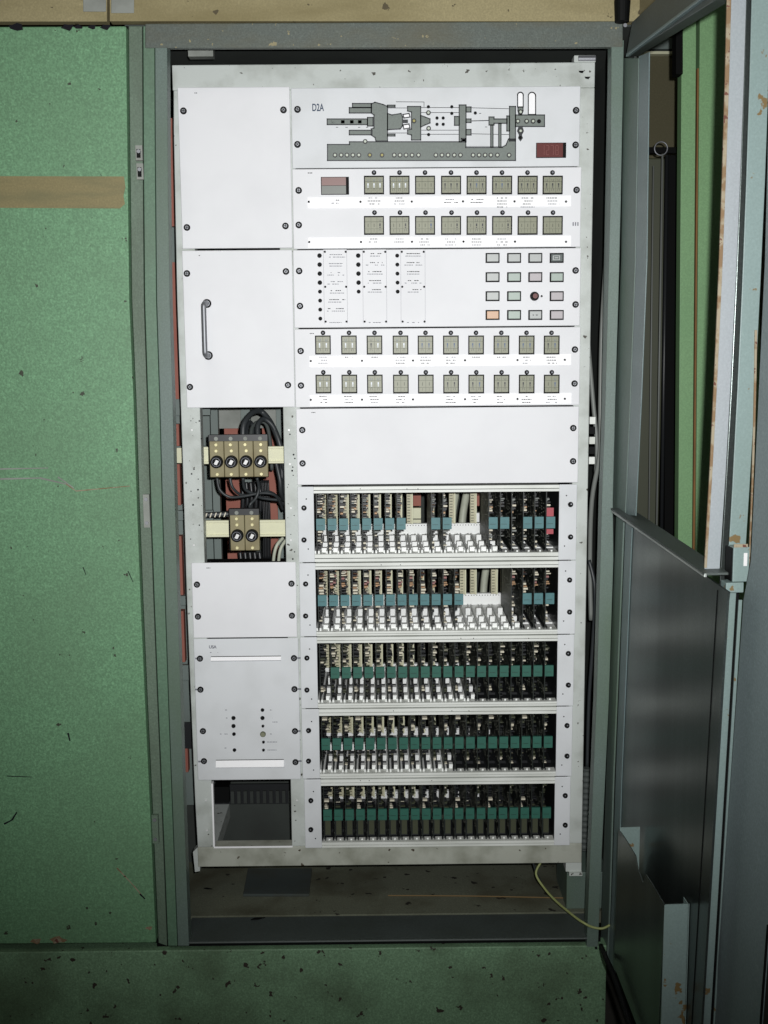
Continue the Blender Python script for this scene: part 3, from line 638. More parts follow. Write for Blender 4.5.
def card_meshes(row, Hc):
    rr = random.Random(row*11+3); out = []
    for var in range(3):
        p = MB(); p.box(0, .0016, 0, CD, .001, Hc-.001, 'pcb')
        c = MB()
        # component side faces +X
        cols = (.004, .022, .045, .07, .1, .13)
        for ci, y in enumerate(cols):
            z = .006
            while z < Hc-.009:
                hh = rr.choice((.0015, .002, .003)); t_ = z/Hc
                if not (ci == 0 and .36 < t_ < .6):
                    low = t_ < .38
                    if row == 4 and low: mt_ = rr.choice(('comp_dark', 'pcb_olive', 'comp_dark'))
                    elif row == 0: mt_ = rr.choice(('comp_light', 'comp_dark', 'comp_dark', 'comp_tan' if .6 < t_ < .72 else 'grey_cable'))
                    elif row == 1: mt_ = rr.choice(('comp_tan', 'comp_rose', 'comp_light', 'comp_dark') if .62 < t_ < .85 else ('comp_dark', 'comp_light', 'comp_dark'))
                    else: mt_ = rr.choice(('comp_dark', 'comp_dark', 'comp_light', 'pcb_olive'))
                    w_ = rr.uniform(.003, .006) if t_ < .3 else rr.uniform(.004, .009)
                    if rr.random() < ((.62 if ci < 2 else .3 if row > 1 else .5) if t_ > .3 or ci < 1 else .2): c.box(.0016, .0016+w_, y+rr.uniform(0, .004), y+rr.uniform(.008, .014), z, z+hh, mt_)
                    if rr.random() < .35: c.cyl((0.0, y+.004, z+hh/2), (-1, 0, 0), .0007, .001, 'solder', 5)
                if rr.random() < .25: c.prism([(-.0002, y, z), (-.0002, y+.012, z+.006), (-.0002, y+.012, z+.0066), (-.0002, y, z+.0006)], (-.0002, 0, 0), 'solder')
                z += hh+rr.uniform(.0015, .004)
        if row == 4: c.box(.0016, .0135, .003, .07, .006, Hc*.40, 'comp_dark'); c.box(.003, .0125, .0015, .003, .009, Hc*.37, 'pcb_olive')
        out.append((p.mesh('circuit_card'), c.mesh('components')))
    return out
for ri, (v0, v1, o0, o1, uL, uR, eL, eR) in enumerate(rows):
    ZA, ZB = at(435, v0, YP).z, at(435, v1, YP).z; ZO, ZU = at(435, o0, 0).z, at(435, o1, 0).z
    vm = (v0+v1)/2; x0, x1 = at(uL, vm, 0).x, at(uR, vm, 0).x; e0, e1 = at(eL, vm, YP).x, at(eR, vm, YP).x
    t = thing('card_subrack', ((x0+x1)/2, 0, ZB), 'white '+labs[ri] if ri < 2 else 'white-framed '+labs[ri], 'subrack', 'card subracks stacked in the rack')
    for a, b in ((e0, x0), (x1, e1)):
        bld('mounting_ear', B(a, b, YP, YP+.003, ZB, ZA, 'panel_grey'), t, bevel=.001)
    sv = ((508, 540), (584, 616), (658, 690), (730.5, 761), (800.5, 829.5))[ri]; sr = ((504.5, 537), (580, 612), (653.5, 685), (725.5, 756), (795.5, 825))[ri]
    for v in sv: rot_screw(t, (eL+uL)/2-2.2, v, True)
    for v in sr: rot_screw(t, (uR+eR)/2+3.0, v, True)
    for v, u in ((sv[0]-9, uL-8), (sv[1]+9, uL-6), (sr[0]-9, uR+8), (sr[1]+9, uR+6)): bld('pin_hole', MB().cyl(at(u, v, YP), (0, -1, 0), .0012, .0004, 'black_plastic', 8), t)
    # extruded rails: two lips with a groove between
    for nm, a, b in (('top_rail', ZO, ZA-.0006), ('bottom_rail', ZB+.0006, ZU)):
        r = MB(); h_ = (b-a); r.box(x0, x1, .0, .018, a, b, 'rail_alu')
        r.box(x0, x1, -.004, 0, a, a+h_*.40, 'rail_alu'); r.box(x0, x1, -.004, 0, a+h_*.50, b, 'rail_alu'); r.box(x0, x1, -.0006, 0, a+h_*.40, a+h_*.5, 'ink')
        bld(nm, r, t)
    for k in range(3):
        p = at(uL+14+R_.uniform(0, 200), o0-3.2, -.004); bld('pin_hole', MB().cyl(p, (0, -1, 0), .0009, .0003, 'black_plastic', 6), t)
    for a, b in ((x0-.002, x0-.0005), (x1+.0005, x1+.002)): bld('side_plate', B(a, b, .0, .235, ZB+.001, ZA-.001, 'comp_dark'), t)
    Hc = ZO-ZU; pitch = (x1-x0-.004)/21.0
    # bottom: cross bars with white card guides
    for (ya, yb) in ((.019, .042), (.055, .095), (.115, .2)): bld('cross_bar', B(x0, x1, ya, yb, ZU-.006, ZU-.0005, 'guide_white' if ri < 2 else 'comp_dark'), t)
    bld('cross_bar', B(x0, x1, .18, .195, ZO+.001, ZO+.006, 'rail_alu'), t)
    rb = MB(); zr = ZU+Hc*(.20 if ri < 2 else .13); rb.box(x0, x1, .20, .21, ZU, zr, 'guide_white')
    nn = 80
    for k in range(nn): xx = x0+(k+.5)/nn*(x1-x0); rb.box(xx-.0007, xx+.0007, .1992, .20, zr-.004, zr-.0025, 'ink')
    bld('connector_bar', rb, t)
    cm = card_meshes(ri, Hc)
    gm = MB(); gm.box(-.0035, -.0008, .004, .185, 0, .005, 'guide_white'); gm.box(.0024, .0055, .004, .185, 0, .005, 'guide_white')
    gd_ = MB(); gd_.box(-.0035, -.0008, .004, .185, 0, .003, 'comp_dark'); gd_.box(.0024, .0045, .004, .185, 0, .003, 'comp_dark'); gd_.box(.009, .012, .006, .010, 0, .0025, 'guide_white'); gd_ = gd_.mesh('card_guide')
    if ri < 4:
        for (y_, h_) in ((.018, .0075), (.060, .010), (.115, .013)): gm.box(.0085 if ri < 2 else .0105, pitch-.003, y_, y_+.012, 0, h_, 'guide_white')
    gm = gm.mesh('card_guide')
    cn = MB(); c0_ = .24 if ri < 2 else .14; cn.box(.002, .011, .176, .199, Hc*c0_, Hc*.98, 'connector')
    for k in range(14): cn.box(.003, .0085, .1755, .176, Hc*(c0_+.03+.05*k), Hc*(c0_+.03+.05*k)+.0016, 'olive_dark')
    cn.box(.011, .0135, .170, .199, Hc*c0_, Hc*.98, 'cream'); cn = cn.mesh('rear_connector')
    tm = MB(); f0, f1 = ((.385, .575), (.40, .575), (.40, .58), (.39, .585), (.36, .55))[ri]
    tm.box(.0002, pitch*.78, -.005, -.0005, Hc*f0, Hc*f1, 'teal_blue' if ri < 2 else 'teal_green')
    tm.box(.002, pitch*.6, -.0053, -.005, Hc*(f0*.6+f1*.4)-.0003, Hc*(f0*.6+f1*.4)+.0003, 'pcb'); tm = tm.mesh('card_tab')
    for k in range(21):
        X = x0+.003+pitch*k
        put('card_guide', gm if k < (16, 18, 14, 12, 0)[ri] else gd_, t, (X, 0, ZU))
        if not (k in empty[ri] and not (ri == 0 and k in (8, 12)) and not (ri == 1 and k in (13, 14))) or (ri == 0 and k == 14) or (ri == 1 and k == 16):
            put('rear_connector', cn, t, (X, 0, ZU))
        if k in empty[ri]: continue
        a, b = cm[k % 3]
        c_ = put('circuit_card', a, t, (X, CFY, ZU)); o = put('components', b, c_, (X, CFY, ZU)); o['kind'] = 'stuff'
        if k not in noteal[ri]: put('card_tab', tm, c_, (X, CFY, ZU))
        if ri == 0 and k == 20:
            tag(bld('card_tab', MB().box(X+.001, X+.013, CFY-.004, CFY, ZU+Hc*.58, ZU+Hc*.72, 'comp_red').box(X+.001, X+.013, CFY-.004, CFY, ZU+Hc*.29, ZU+Hc*.37, 'comp_red'), c_), 'crimson blocks above and below the teal tab')
# cables and blocks seen through the empty slots
def cable(name, path, r, m, label, cat='cable', group=None, seg=8, sm=True):
    return tag(bld(name, MB().tube(path, r, m, seg, sm), smooth=True), label, cat, group)
for (u0, u1, v0, v1, lab) in ((457, 451, 486, 536, 'pale grey cable seen in the top subrack gap, left of two'), (468, 461, 486, 536, 'pale grey cable seen in the top subrack gap, right of two'),
                         (487, 483, 562, 606, 'pale grey cable seen in the second subrack gap, left of two'), (496, 493, 562, 606, 'pale grey cable seen in the second subrack gap, right of two')):
    cable('flat_cable', [at(u0, v0, .235), at((u0+u1)/2-1, (v0+v1)/2, .24), at(u1, v1, .235)], .0075, 'pale_cable', lab)
for (u0, u1, v0, v1, Y, m, lab) in ((472, 482, 484, 506, .26, 'terracotta', 'red-brown block behind the first subrack, at the gap with cables'), (413, 421, 484, 506, .26, 'terracotta', 'red-brown block behind the first subrack, at the narrow gap'),
                     (503, 512, 556, 594, .26, 'terracotta', 'red-brown block behind the gap of the second subrack'), (413, 421, 508, 530, .255, 'cream', 'cream terminal block behind the narrow gap of the first subrack'), (471, 484, 513, 532, .25, 'guide_white', 'white terminal block behind the cable gap of the first subrack')):
    x0, x1, z0, z1 = rect(u0, u1, v0, v1, Y); mb = B(x0, x1, Y, Y+.015, z0, z1, m); mb.box(x0, x1, Y-.001, Y, (z0+z1)/2-.001, (z0+z1)/2+.001, 'ink')
    tag(bld('terminal_block', mb, bevel=.001), lab, 'block')

# ------------------------------------------------------------------ fuse blocks in the left opening
for (v0, v1, lab) in ((446.5, 463.5, 'cream mounting rail behind the four-pole fuse block'), (520, 536.5, 'cream mounting rail behind the two-pole fuse block')):
    x0, x1 = at(201, v0, .035).x, at(285.5, v0, .035).x; z0, z1 = at(245, v1, .035).z, at(245, v0, .035).z
    r = MB(); r.box(x0-.005, x1+.002, .035, .038, z0, z1, 'cream'); r.box(x0-.005, x1+.002, .031, .035, z1-.004, z1, 'cream'); r.box(x0-.005, x1+.002, .031, .035, z0, z0+.004, 'cream')
    tag(bld('mounting_rail', r, bevel=.0008), lab, 'rail')
# short stub of the same rail seen left of the rack
for v in (446.5,):
    x0, x1 = at(172, v, .1).x, at(184, v, .1).x
    tag(bld('mounting_rail', B(x0-.01, x1+.01, .1, .105, at(178, 463, .1).z, at(178, 448, .1).z, 'cream')), 'cream rail end visible in the gap left of the rack', 'rail')
def fuse_block(u0, u1, v0, v1, n, lab):
    Y = .012; x0, x1, z0, z1 = rect(u0, u1, v0, v1, Y)
    t = thing('fuse_block', ((x0+x1)/2, .03, z0), lab, 'fuse block'); H = z1-z0; wd = (x1-x0)/n
    bld('base', B(x0-.003, x1-.001, Y+.008, .030, z0-.002, z1+.010, 'black_plastic'), t, bevel=.001)
    hd = MB(); hd.box(x0, x1, Y-.002, Y+.012, z1, z1+.011, 'comp_dark')
    for i in range(n): hd.cyl((x0+wd*(i+.5), Y-.002, z1+.0045), (0, -1, 0), .0035, .002, 'grey_plate', 10)
    bld('terminal_cover', hd, t)
    for i in range(n):
        a = x0+wd*i; c = a+wd/2
        b = MB(); b.box(a+.0004, a+wd-.0004, Y, Y+.014, z0, z1, 'brass_body'); po = bld('fuse_holder', b, t, bevel=.0012)
        for z in (z1-H*.10, z1-H*.27, z0+H*.08):
            bld('screw', MB().cyl((c+R_.uniform(-.001, .001), Y, z), (0, -1, 0), .0032, .003, 'brass', 12, .0026), po)
        zc = z0+H*.43
        cp = MB(); cp.cyl((c, Y, zc), (0, -1, 0), .0112, .010, 'black_plastic', 20, .0105); bld('fuse_cap', cp, po)
        g = MB(); g.cyl((c, Y-.010, zc), (0, -1, 0), .0078, .0004, 'ink_light', 16); g.cyl((c, Y-.0104, zc), (0, -1, 0), .0070, .0004, 'black_plastic', 16)
        g.prism([(c-.004, Y-.0108, zc-.003), (c+.001, Y-.0108, zc-.005), (c+.005, Y-.0108, zc+.002), (c, Y-.0108, zc+.0045)], (0, -.0006, 0), 'steel_white'); bld('cap_window', g, po)
fuse_block(209.5, 268, 441, 477, 4, 'four-pole tan fuse block with four round black caps')
fuse_block(230, 259.5, 515, 550.5, 2, 'two-pole tan fuse block with two round black caps')
def W_(pts): return [at(*p) for p in pts]
wires = [
    ([(243, 438, .025), (244, 424, .03), (252, 413, .05), (262, 412, .07), (272, 425, .06), (280, 445, .05), (284, 470, .06), (283, 505, .1)], .0052, 'black_cable', 'thick black cable looping from the top of the fuse block to the right edge'),
    ([(251, 438, .05), (252, 428, .07), (258, 422, .09), (266, 424, .10), (270, 440, .11), (272, 470, .12)], .0035, 'hose_grey', 'grey wire looping out behind the four-pole fuse block'),
    ([(258, 438, .025), (258, 425, .035), (264, 419, .05), (274, 428, .055), (281, 452, .06), (282, 480, .06)], .0045, 'black_cable', 'black wire arching over the right end of the four-pole fuse block'),
    ([(247, 438, .028), (247, 428, .05), (250, 422, .07), (253, 428, .08), (252, 440, .09)], .0035, 'black_cable', 'short black wire hooked behind the fuse block'),
    ([(217, 478, .02), (220, 490, .02), (230, 497, .02), (245, 496, .03), (262, 493, .04), (276, 496, .05), (283, 510, .08)], .0026, 'black_cable', 'thin black wire sagging from the first fuse pole'),
    ([(230, 478, .02), (233, 488, .02), (242, 495, .03), (256, 494, .04), (270, 492, .05), (281, 500, .07)], .0026, 'black_cable', 'thin black wire sagging from the second fuse pole'),
    ([(243, 478, .02), (245, 489, .03), (254, 494, .04), (262, 498, .05), (278, 500, .06)], .0028, 'black_cable', 'thin black wire from the third fuse pole'),
    ([(257, 478, .02), (259, 488, .03), (256, 498, .03), (250, 505, .03), (251, 513, .02)], .0028, 'black_cable', 'thin black wire running down to the two-pole fuse block'),
    ([(276, 462, .05), (280, 480, .045), (281, 492, .05), (284, 500, .07)], .004, 'black_cable', 'black wire dropping beside the right end of the upper rail'),
    ([(283, 538, .04), (277, 545, .03), (274, 556, .03), (273, 572, .04)], .003, 'pale_cable', 'pale wire at the lower right of the opening, outer one'),
    ([(286, 540, .04), (281, 548, .03), (279, 558, .03), (278, 572, .04)], .003, 'pale_cable', 'pale wire at the lower right of the opening, inner one'),
]
for pts, r, m, lab in wires: cable('wire', W_(pts), r, m, lab, 'wire', 'wires around the fuse blocks')
for (u0, u1, v0, v1, Y) in ((240, 262, 482, 512, .2), (238, 262, 552, 575, .16), (262, 270, 480, 560, .22)):
    x0, x1, z0, z1 = rect(u0, u1, v0, v1, Y); mb = MB(); n = 5
    for k in range(n): xx = x0+(x1-x0)*(k+.5)/n; mb.tube([(xx, Y, z0), (xx+.002, Y-.003, (z0+z1)/2), (xx, Y, z1)], (x1-x0)/n*.48, 'comp_dark', 6)
    tag(bld('cable_bundle', mb, smooth=True), {240: 'dark cable bundle between the two fuse blocks', 238: 'dark cable bundle below the two-pole fuse block', 262: 'narrow dark cable bundle right of the fuse blocks'}[u0], 'cable')
# braided conduit left behind the lower fuse block
mb = MB(); a, b = at(204, 515, .05), at(232, 514, .05); mb.cyl(a, b-a, .005, (b-a).length, 'black_cable', 10)
for k in range(6): c = a.lerp(b, (k+.5)/6); mb.prism([c+Vector((-.002, -.0052, -.004)), c+Vector((.0, -.0052, -.004)), c+Vector((.003, -.0052, .004)), c+Vector((.001, -.0052, .004))], (0, -.0008, 0), 'comp_light')
tag(bld('braided_conduit', mb), 'black conduit with pale diagonal marks left of the two-pole fuse block', 'conduit')

# lower left opening: comb duct and dark plate
x0, x1, z0, z1 = rect(214, 300, 800, 850, .2)
t = thing('comb_duct', (x0+.06, .2, z1-.01), 'dark slotted wiring duct seen in the lower left opening', 'duct')
zc0, zc1 = at(250, 803, .2).z, at(250, 791, .2).z
bld('duct_back', B(x0-.03, x1+.03, .205, .21, zc0-.004, zc1+.012, 'comp_dark'), t)
for k in range(10):
    xx = at(231+k*6.4, 797, .2).x; bld('duct_finger', B(xx, xx+.0065, .198, .205, zc0, zc1, 'cab_inside'), t)
tag(bld('black_box', B(at(214, 795, .19).x, at(229, 795, .19).x, .19, .22, at(220, 803, .19).z, at(220, 787, .19).z, 'black_plastic')), 'small black box at the left end of the slotted duct', 'box')
tag(bld('inner_plate', B(x0-.06, x1+.06, .225, .23, at(250, 846, .225).z-.05, zc0+.05, 'cab_inside')), 'dark grey plate behind the lower left opening', 'plate')

# ------------------------------------------------------------------ on the cabinet floor
def fl4(pts, z): return [atz(u, v, z) for u, v in pts]
m = MB(); m.prism(fl4([(248, 868), (312, 868), (309, 894), (243, 894)], FZ+.006), (0, 0, -.0055), 'mat_rubber')
tag(bld('rubber_pad', m, bevel=.001), 'dark rectangular rubber pad lying on the cabinet floor', 'pad')
m = MB(); m.tube([atz(388, 895.5, FZ+.002), atz(470, 896, FZ+.002), atz(566, 898, FZ+.002)], .0012, 'orange_line', 6); tag(bld('thin_cord', m), 'thin orange-brown cord lying straight across the cabinet floor', 'cord')
for (u, v, l, a) in ((208, 889, 10, -.2), (258, 919, 15, .3)):
    p = atz(u, v, FZ+.0005); d = Vector((math.cos(a), math.sin(a), 0))*l*.0009; n = Vector((-d.y, d.x, 0))*.25
    tag(bld('debris_chip', MB().prism([p-d, p-n*.8, p+d, p+n, p-d*.4+n*1.3], (0, 0, .0015), 'black_plastic')), 'black flake of debris '+('near the left side' if u < 220 else 'in front of the rubber pad'), 'debris')
m = MB(); m.box(at(567, 880, .01).x, .556, .012, .13, FZ, at(575, 873, .01).z, 'frame_grey'); tag(bld('support_bracket', m, bevel=.001), 'grey steel support bracket under the rack hinge', 'bracket')
cable('earth_wire', [at(541, 862, .03), at(536, 874, .02), at(545, 889, 0), at(557, 902, -.03), at(575, 917, -.08), at(584, 923, -.097), at(592, 927, -.1), at(602, 928.5, -.102), at(610, 925, -.104)], .0022, 'yellow_wire', 'yellow-green earth wire curving from under the rack to the door post', 'wire')
cable('earth_wire', [at(533, 862, .05), at(536, 872, .05), at(541, 882, .05)], .002, 'black_cable', 'short black wire hanging beside the yellow-green one', 'wire')
# right-hand gap: cables and corrugated hose
cable('grey_cable', W_([(608, 206, .03), (606, 260, .03), (602, 330, .03), (600.5, 400, .02), (600, 452, .02), (592, 500, .04), (590, 560, .06), (591, 620, .06)]), .0042, 'grey_cable', 'grey cable hanging in the gap right of the rack, long curved one')
cable('grey_cable', W_([(588, 340, .06), (593, 400, .05), (597, 445, .045), (596, 472, .05)]), .004, 'grey_cable', 'short pale cable beside the long grey one in the right gap')
cable('grey_cable', W_([(589, 560, .05), (595, 590, .04), (593, 640, .06), (589, 700, .07), (587, 770, .07)]), .0034, 'black_cable', 'dark cable in the lower part of the right gap')
p0, p1_ = at(586.5, 768, .05), at(583.5, 850, .05); n = 60
mb = MB(); pts = [p0.lerp(p1_, i/(n-1)) for i in range(n)]
mb.tube(pts, lambda i, n_: .0075 if i % 4 < 2 else .0055, 'hose_grey', 12, False)
tag(bld('corrugated_hose', mb), 'ribbed corrugated hose low in the gap right of the rack', 'hose')
bt = MB(); x_ = at(592, 420, .02).x
for k in range(5): bt.box(x_-.004, x_+.006, .02, .03, at(592, 424+k*10, .02).z, at(592, 417+k*10, .02).z, 'black_plastic' if k % 2 else 'rail_alu')
tag(bld('cable_clip', bt), 'black and white clip strip fixed at the right edge of the rack', 'clip')

# ------------------------------------------------------------------ the open window door
wd = thing('window_door', door(0, PT), 'open grey steel door with an unglazed window, swung towards the camera', 'door')
def dprism(name, pts, n0, th, m, parent=wd, bevel=.001, lab=None):   # pts are pixels read in the door plane at offset n0
    P = [door(*dpx(u, v, n0), n0) for u, v in pts]; mb = MB(); mb.prism(P, -DN*th, m)
    o = bld(name, mb, parent, bevel=bevel)
    if lab: tag(o, lab)
    return o
def dface(name, s, pts_n, z0, z1, th, m, parent=wd, lab=None, bevel=.001):   # strip facing the camera: n from..to at distance s
    n0, n1 = pts_n; mb = MB(); mb.prism([door(s, z0, n0), door(s, z0, n1), door(s, z1, n1), door(s, z1, n0)], -DD*th, m)
    o = bld(name, mb, parent, bevel=bevel)
    if lab: tag(o, lab)
    return o
ZD0 = at(600, 965, -.1).z-.3; ZW = dpx(612, 510)[1]; ZDT = at(624, 20, -.1).z
# hinge stile, upper and lower lengths
dprism('hinge_stile', [(623.5, 58), (638.5, 58), (635, 260), (630, 400), (625, 515), (611, 509), (615.5, 400), (621, 260)], 0.0, .003, 'frame_grey')
dprism('stile_flange', [(638.5, 56), (649, 52), (646.5, 260), (641, 400), (635.5, 516), (625, 515), (630, 400), (635, 260)], -.001, .002, 'door_grey')
dprism('hinge_stile', [(616, 514), (623.5, 518), (613, 780), (609.5, 900), (607, 960), (600, 952), (602, 900), (606, 780)], 0.0, .003, 'frame_grey')
dprism('stile_flange', [(625.5, 519), (632, 524), (621.4, 780), (618, 900), (615, 974), (608, 960), (611.5, 900), (615.5, 780)], 0, .002, 'door_grey')
# pale strip along the upper hinge stile
e = MB(); e.tube([door(*dpx(623, 70), .002), door(*dpx(612.5, 500), .002)], .0012, 'rail_alu', 6); bld('pale_edge', e, wd)
# top rail and window sill
dprism('top_rail', [(626, 56), (632, 22), (668, -12), (735, -12)], 0.0, .02, 'rail_dark')
dprism('top_lip', [(626, 53.5), (702, -5), (707, -5), (625.5, 57)], .006, .006, 'door_grey')
dprism('window_sill', [(611, 508), (704, 573), (704, 577.5), (612, 513)], .012, .004, 'bright_edge', lab='bright folded front edge of the window sill')
sl = MB(); a0 = door(*dpx(611, 508, .012), .012); b0 = door(*dpx(704, 573, .012), .012)
sl.prism([a0, b0, b0-DN*.032, a0-DN*.032], (0, 0, -.003), 'rail_dark'); bld('sill_shelf', sl, wd)
# edge of the door facing the camera (upper part, three folds) and its slim lower part
sE = dpx(716, 300)[0]
def nAt(u, v, s):                             # offset n at distance s seen at pixel column u
    o = door(s, 0, 0); d = ray(u, v); t = (o-CAMP).dot(DD)/d.dot(DD); q = CAMP+d*t; return (q-o).dot(DN), q.z
def edge(name, uT0, uT1, vT, uB0, uB1, vB, s, m, lab=None, th=.003, bg=3.0):
    P = []; q_ = [k/6 for k in range(7)]; h_ = (vB-vT)/620*bg
    for u, v in [(uT0+(uB0-uT0)*k+h_*4*k*(1-k), vT+(vB-vT)*k) for k in q_]+[(uT1+(uB1-uT1)*k+h_*4*k*(1-k), vT+(vB-vT)*k) for k in reversed(q_)]:
        n_, z_ = nAt(u, v, s); P.append(door(s, z_, n_))
    mb = MB(); mb.prism(P, -DD*th, m); o = bld(name, mb, wd, bevel=.0006)
    if lab: tag(o, lab)
    return o
edge('edge_fold', 728, 747, -20, 704.5, 719.5, 574, sE, 'door_pale', 'pale inner fold of the door edge')  # paler grey than the other folds of the door edge
edge('rust_line', 727.5, 732, -20, 704.5, 707, 568, sE+.002, 'rust', 'rusty chipped line along the window edge')
edge('edge_groove', 747, 755, -20, 719.5, 727.5, 592, sE-.02, 'door_sheet')
edge('edge_fold', 752.5, 772, -20, 726.5, 743, 592, sE+.01, 'door_edge')
edge('edge_fold', 727.5, 736.5, 590, 698.5, 709.5, 1040, sE+.012, 'door_edge', 'slim grey lower edge of the door with paint chips', bg=0)
edge('edge_fold', 739, 742.5, 600, 712.5, 714, 1040, sE+.004, 'door_edge', bg=0)
edge('edge_groove', 736, 739.5, 590, 709, 713, 1040, sE-.01, 'dark_gap', bg=0)
edge('edge_lip', 755, 757.5, 330, 746.8, 748.2, 610, sE+.012, 'rust')
# keeper block on the edge
def keeper(u0, u1, v0, v1, s, th, m):
    n0, z0 = nAt(u0, v1, s); n1, z1 = nAt(u1, v0, s); mb = MB(); mb.prism([door(s, z0, n0), door(s, z0, n1), door(s, z1, n1), door(s, z1, n0)], -DD*th, m); return mb
lk = bld('latch_keeper', keeper(732.5, 750, 547, 582, sE+.03, .02, 'door_edge'), wd, bevel=.001)
bld('keeper_edge', keeper(730.5, 733, 548, 581, sE+.031, .02, 'black_plastic'), lk); bld('keeper_foot', keeper(726, 744, 582.5, 593, sE+.032, .02, 'door_edge'), lk, bevel=.001)
bld('bare_spot', keeper(743.5, 747.5, 553, 566, sE+.0305, .0006, 'steel_white'), lk)
bld('bare_spot', keeper(734, 748, 544, 547.5, sE+.031, .001, 'rust'), lk)
# lower sheet
dprism('lower_panel', [(628, 522), (728, 592), (727, 600), (699, 1060), (650, 1060), (615, 968), (618, 800)], -.002, .003, 'door_sheet', bevel=0, lab='satin dark steel sheet filling the lower half')
dprism('sheet_seam', [(717, 590), (718, 590), (690, 1060), (689, 1060)], -.0016, .0004, 'dark_gap', bevel=0)
# pocket bent from sheet on the lower panel
sP = dpx(690, 904)[0]-.005
n1_, zf = nAt(664.5, 905, sP); n2_, _ = nAt(689.5, 905, sP); zb = nAt(670, 1060, sP)[1]
pk = MB(); pk.prism([door(sP, zb, n1_), door(sP, zb, n2_), door(sP, zf, n2_), door(sP, zf, n1_)], -DD*.002, 'door_edge')
pko = tag(bld('document_pocket', pk, wd), 'bent sheet pocket with a pale front flange')
pe = dpx(617.5, 828, n1_); side = [(618.5, 829), (626, 840), (635.5, 856), (638, 870), (643, 883), (645.5, 874), (652, 884), (664.5, 905), (657, 1060), (650, 1060), (614, 966)]
P = [door(*dpx(u, v, n1_), n1_) for u, v in side]; mb = MB(); mb.prism(P, -DN*.0015, 'door_sheet'); bld('pocket_side', mb, pko)
sB = dpx(620, 829, n1_)[0]; n3_, zt = nAt(640, 827, sB); 
mb = MB(); mb.prism([door(sB, zt, n1_), door(sB, zt, n3_), door(sB, zt-.2, n3_), door(sB, zt-.2, n1_)], -DD*.0015, 'door_edge'); bld('pocket_back', mb, pko)
mb = MB(); mb.prism([door(sP-.02, zb, n2_+.001), door(sP-.02, zf, n2_+.001), door(sP, zf, n2_+.001), door(sP, zb, n2_+.001)], DN*.001, 'door_edge'); bld('pocket_lip', mb, pko)
# outer leaf beyond the edge
P = [door(*dpx(u, v, -.03), -.03) for u, v in ((772, -20), (830, -20), (830, 200), (768, 925), (759, 1045), (712, 1045), (743.5, 600), (751, 560), (757.5, 420), (765, 260))]
lf = thing('folding_leaf', door(sE+.1, ZD0, -.03), 'plain grey outer leaf at the right edge of the picture, beyond the door edge', 'door')
lf['label'] = 'plain grey steel leaf at the right edge of the picture'
mb = MB(); mb.prism(P, -DN*.003, 'door_leaf'); bld('leaf', mb, lf)
mb = MB(); a_, b_ = door(*dpx(768, 925, -.029), -.029), door(*dpx(759, 1045, -.029), -.029); mb.tube([a_, b_], .0015, 'dark_gap', 6); bld('dark_edge', mb, lf)
# top hinge barrel and black seal at the foot
p = at(622, 22, YF-.02)
hp = MB(); hp.cyl(p, (0, 0, 1), .011, .03, 'black_plastic', 20, .0125); hp.cyl(p+Vector((0, 0, .03)), (0, 0, 1), .0125, .06, 'black_plastic', 20, .009)
tag(bld('hinge_barrel', hp, smooth=False), 'shiny black hinge barrel on top of the right post', 'hinge')
q = at(625, 25.5, YF-.018); tag(bld('set_screw', MB().cyl(q, (0, -1, 0), .003, .002, 'chrome', 10)), 'tiny bright screw head beside the hinge barrel', 'screw')
cable('door_seal', [at(601, 946, -.1)]+[door(*dpx(u, v, .045), .045) for u, v in ((606, 958), (614, 976), (624, 1006), (638, 1050))], .0045, 'black_plastic', 'black rubber seal curving down from the foot of the right post', 'seal')

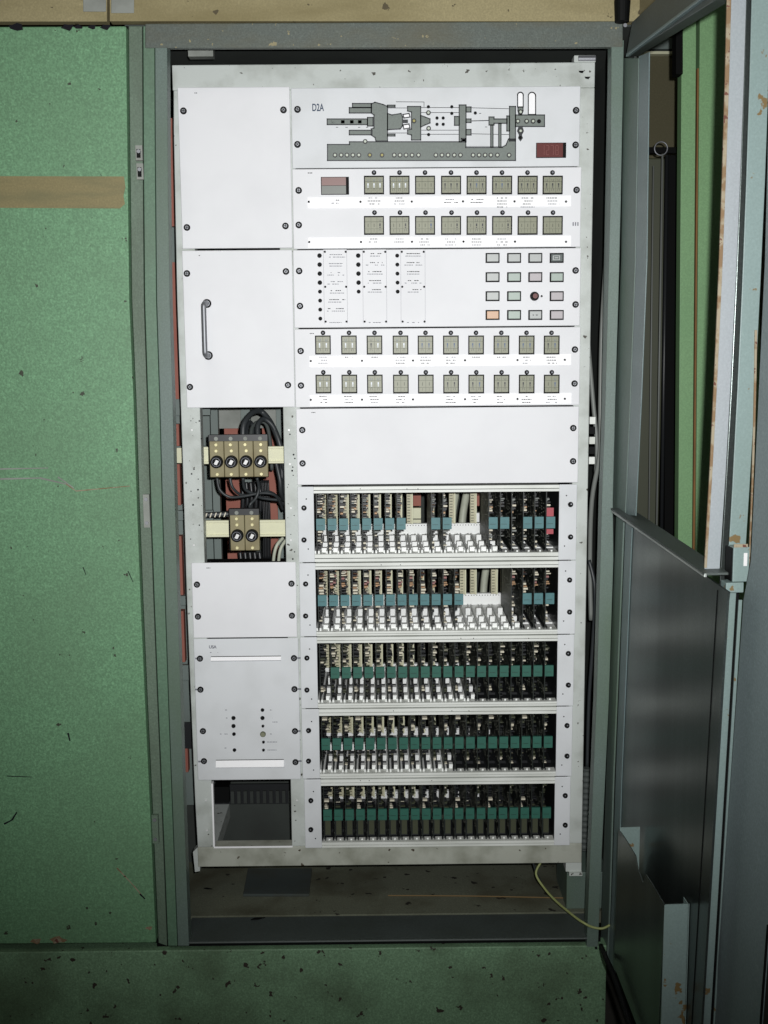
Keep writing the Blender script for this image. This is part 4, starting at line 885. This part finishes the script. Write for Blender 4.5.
# ------------------------------------------------------------------ seen through the door window
def far(u0t, u1t, u0b, u1b, vt, vb, Y, m, name, lab, cat, d=.03):
    mb = MB(); mb.prism([at(u0t, vt, Y), at(u1t, vt, Y), at(u1b, vb, Y), at(u0b, vb, Y)], (0, d, 0), m)
    return tag(bld(name, mb, bevel=.001), lab, cat)
YG = .35
far(682.5, 697, 677, 691, -60, 700, YG, 'far_green', 'green_board', 'narrow light green board seen through the door window, left of the rusty strip', 'board')
far(700.5, 760, 694.5, 760, -60, 700, YG, 'far_green', 'green_board', 'wide light green board seen through the door window, right of the rusty strip', 'board')
far(697.5, 700, 691.5, 694, 68, 700, YG+.006, 'rust_strip', 'rusty_strip', 'thin rusty strip between the two light green boards', 'strip')
far(697.5, 700, 692, 695, -60, 68, YG+.006, 'comp_dark', 'seam_strip', 'dark seam above the rusty strip between the green boards', 'strip')
far(676, 683, 676, 683, -60, 74, YG-.01, 'dark_gap', 'dark_strip', 'short black strip beside the top of the narrow green board', 'bar')  # near-black strip against the narrow green board
YB = .9
far(560, 800, 560, 800, 54.5, 700, YB, 'far_wall', 'tan_partition', 'dim olive-brown partition seen through the door window', 'partition')
far(560, 800, 560, 800, 51, 54, YB-.02, 'cream', 'partition_rail', 'thin cream rail along the top of the partition', 'rail')
far(560, 800, 560, 800, 38, 49, YB+.05, 'duct_grey', 'pipe_tray', 'grey tray above the dim partition', 'tray')
far(560, 800, 560, 800, -40, 33, YB+.3, 'tan_board', 'tan_screen', 'pale tan screen high behind the partition', 'screen')
far(665.5, 700, 664, 700, 155, 900, .585, 'dark_gap', 'shadow_sheet', 'tall black sheet standing in for shadow left of the green boards', 'cupboard', .012)  # black sheet added as the shadow beside the green boards
cu = MB(); cu.box(at(600, 160, .6).x, at(668, 160, .6).x, .6, .9, 0, at(650, 158, .6).z, 'pcb_olive'); tag(bld('olive_cupboard', cu, bevel=.003), 'dark olive cupboard behind the hook and rods', 'cupboard')
far(560, 700, 560, 700, 147, 153, .58, 'dark_gap', 'black_rail', 'black horizontal rail behind the ring hook', 'rail', .01)
rk = MB(); c = at(661, 148.5, .5); rk.tube([c+Vector((math.cos(k/16*2*math.pi), 0, math.sin(k/16*2*math.pi)))*.0135 for k in range(17)], .0016, 'chrome', 8)
tag(bld('ring_hook', rk, smooth=True), 'chrome ring hook hanging at the head of the tall rod', 'hook')
cable('tall_rod', [at(662.5, 154, .5), at(656, 575, .5)], .0022, 'grey_cable', 'thin pale rod hanging from the chrome ring hook', 'rod', sm=False)
cable('tall_rod', [at(653.5, 166, .52), at(648.5, 560, .52)], .0018, 'grey_cable', 'thin rod left of the ring hook rod', 'rod', sm=False)
cable('tall_rod', [at(667, 155, .5), at(661, 575, .5)], .004, 'comp_dark', 'thicker dark rod right of the ring hook rod', 'rod', sm=False)
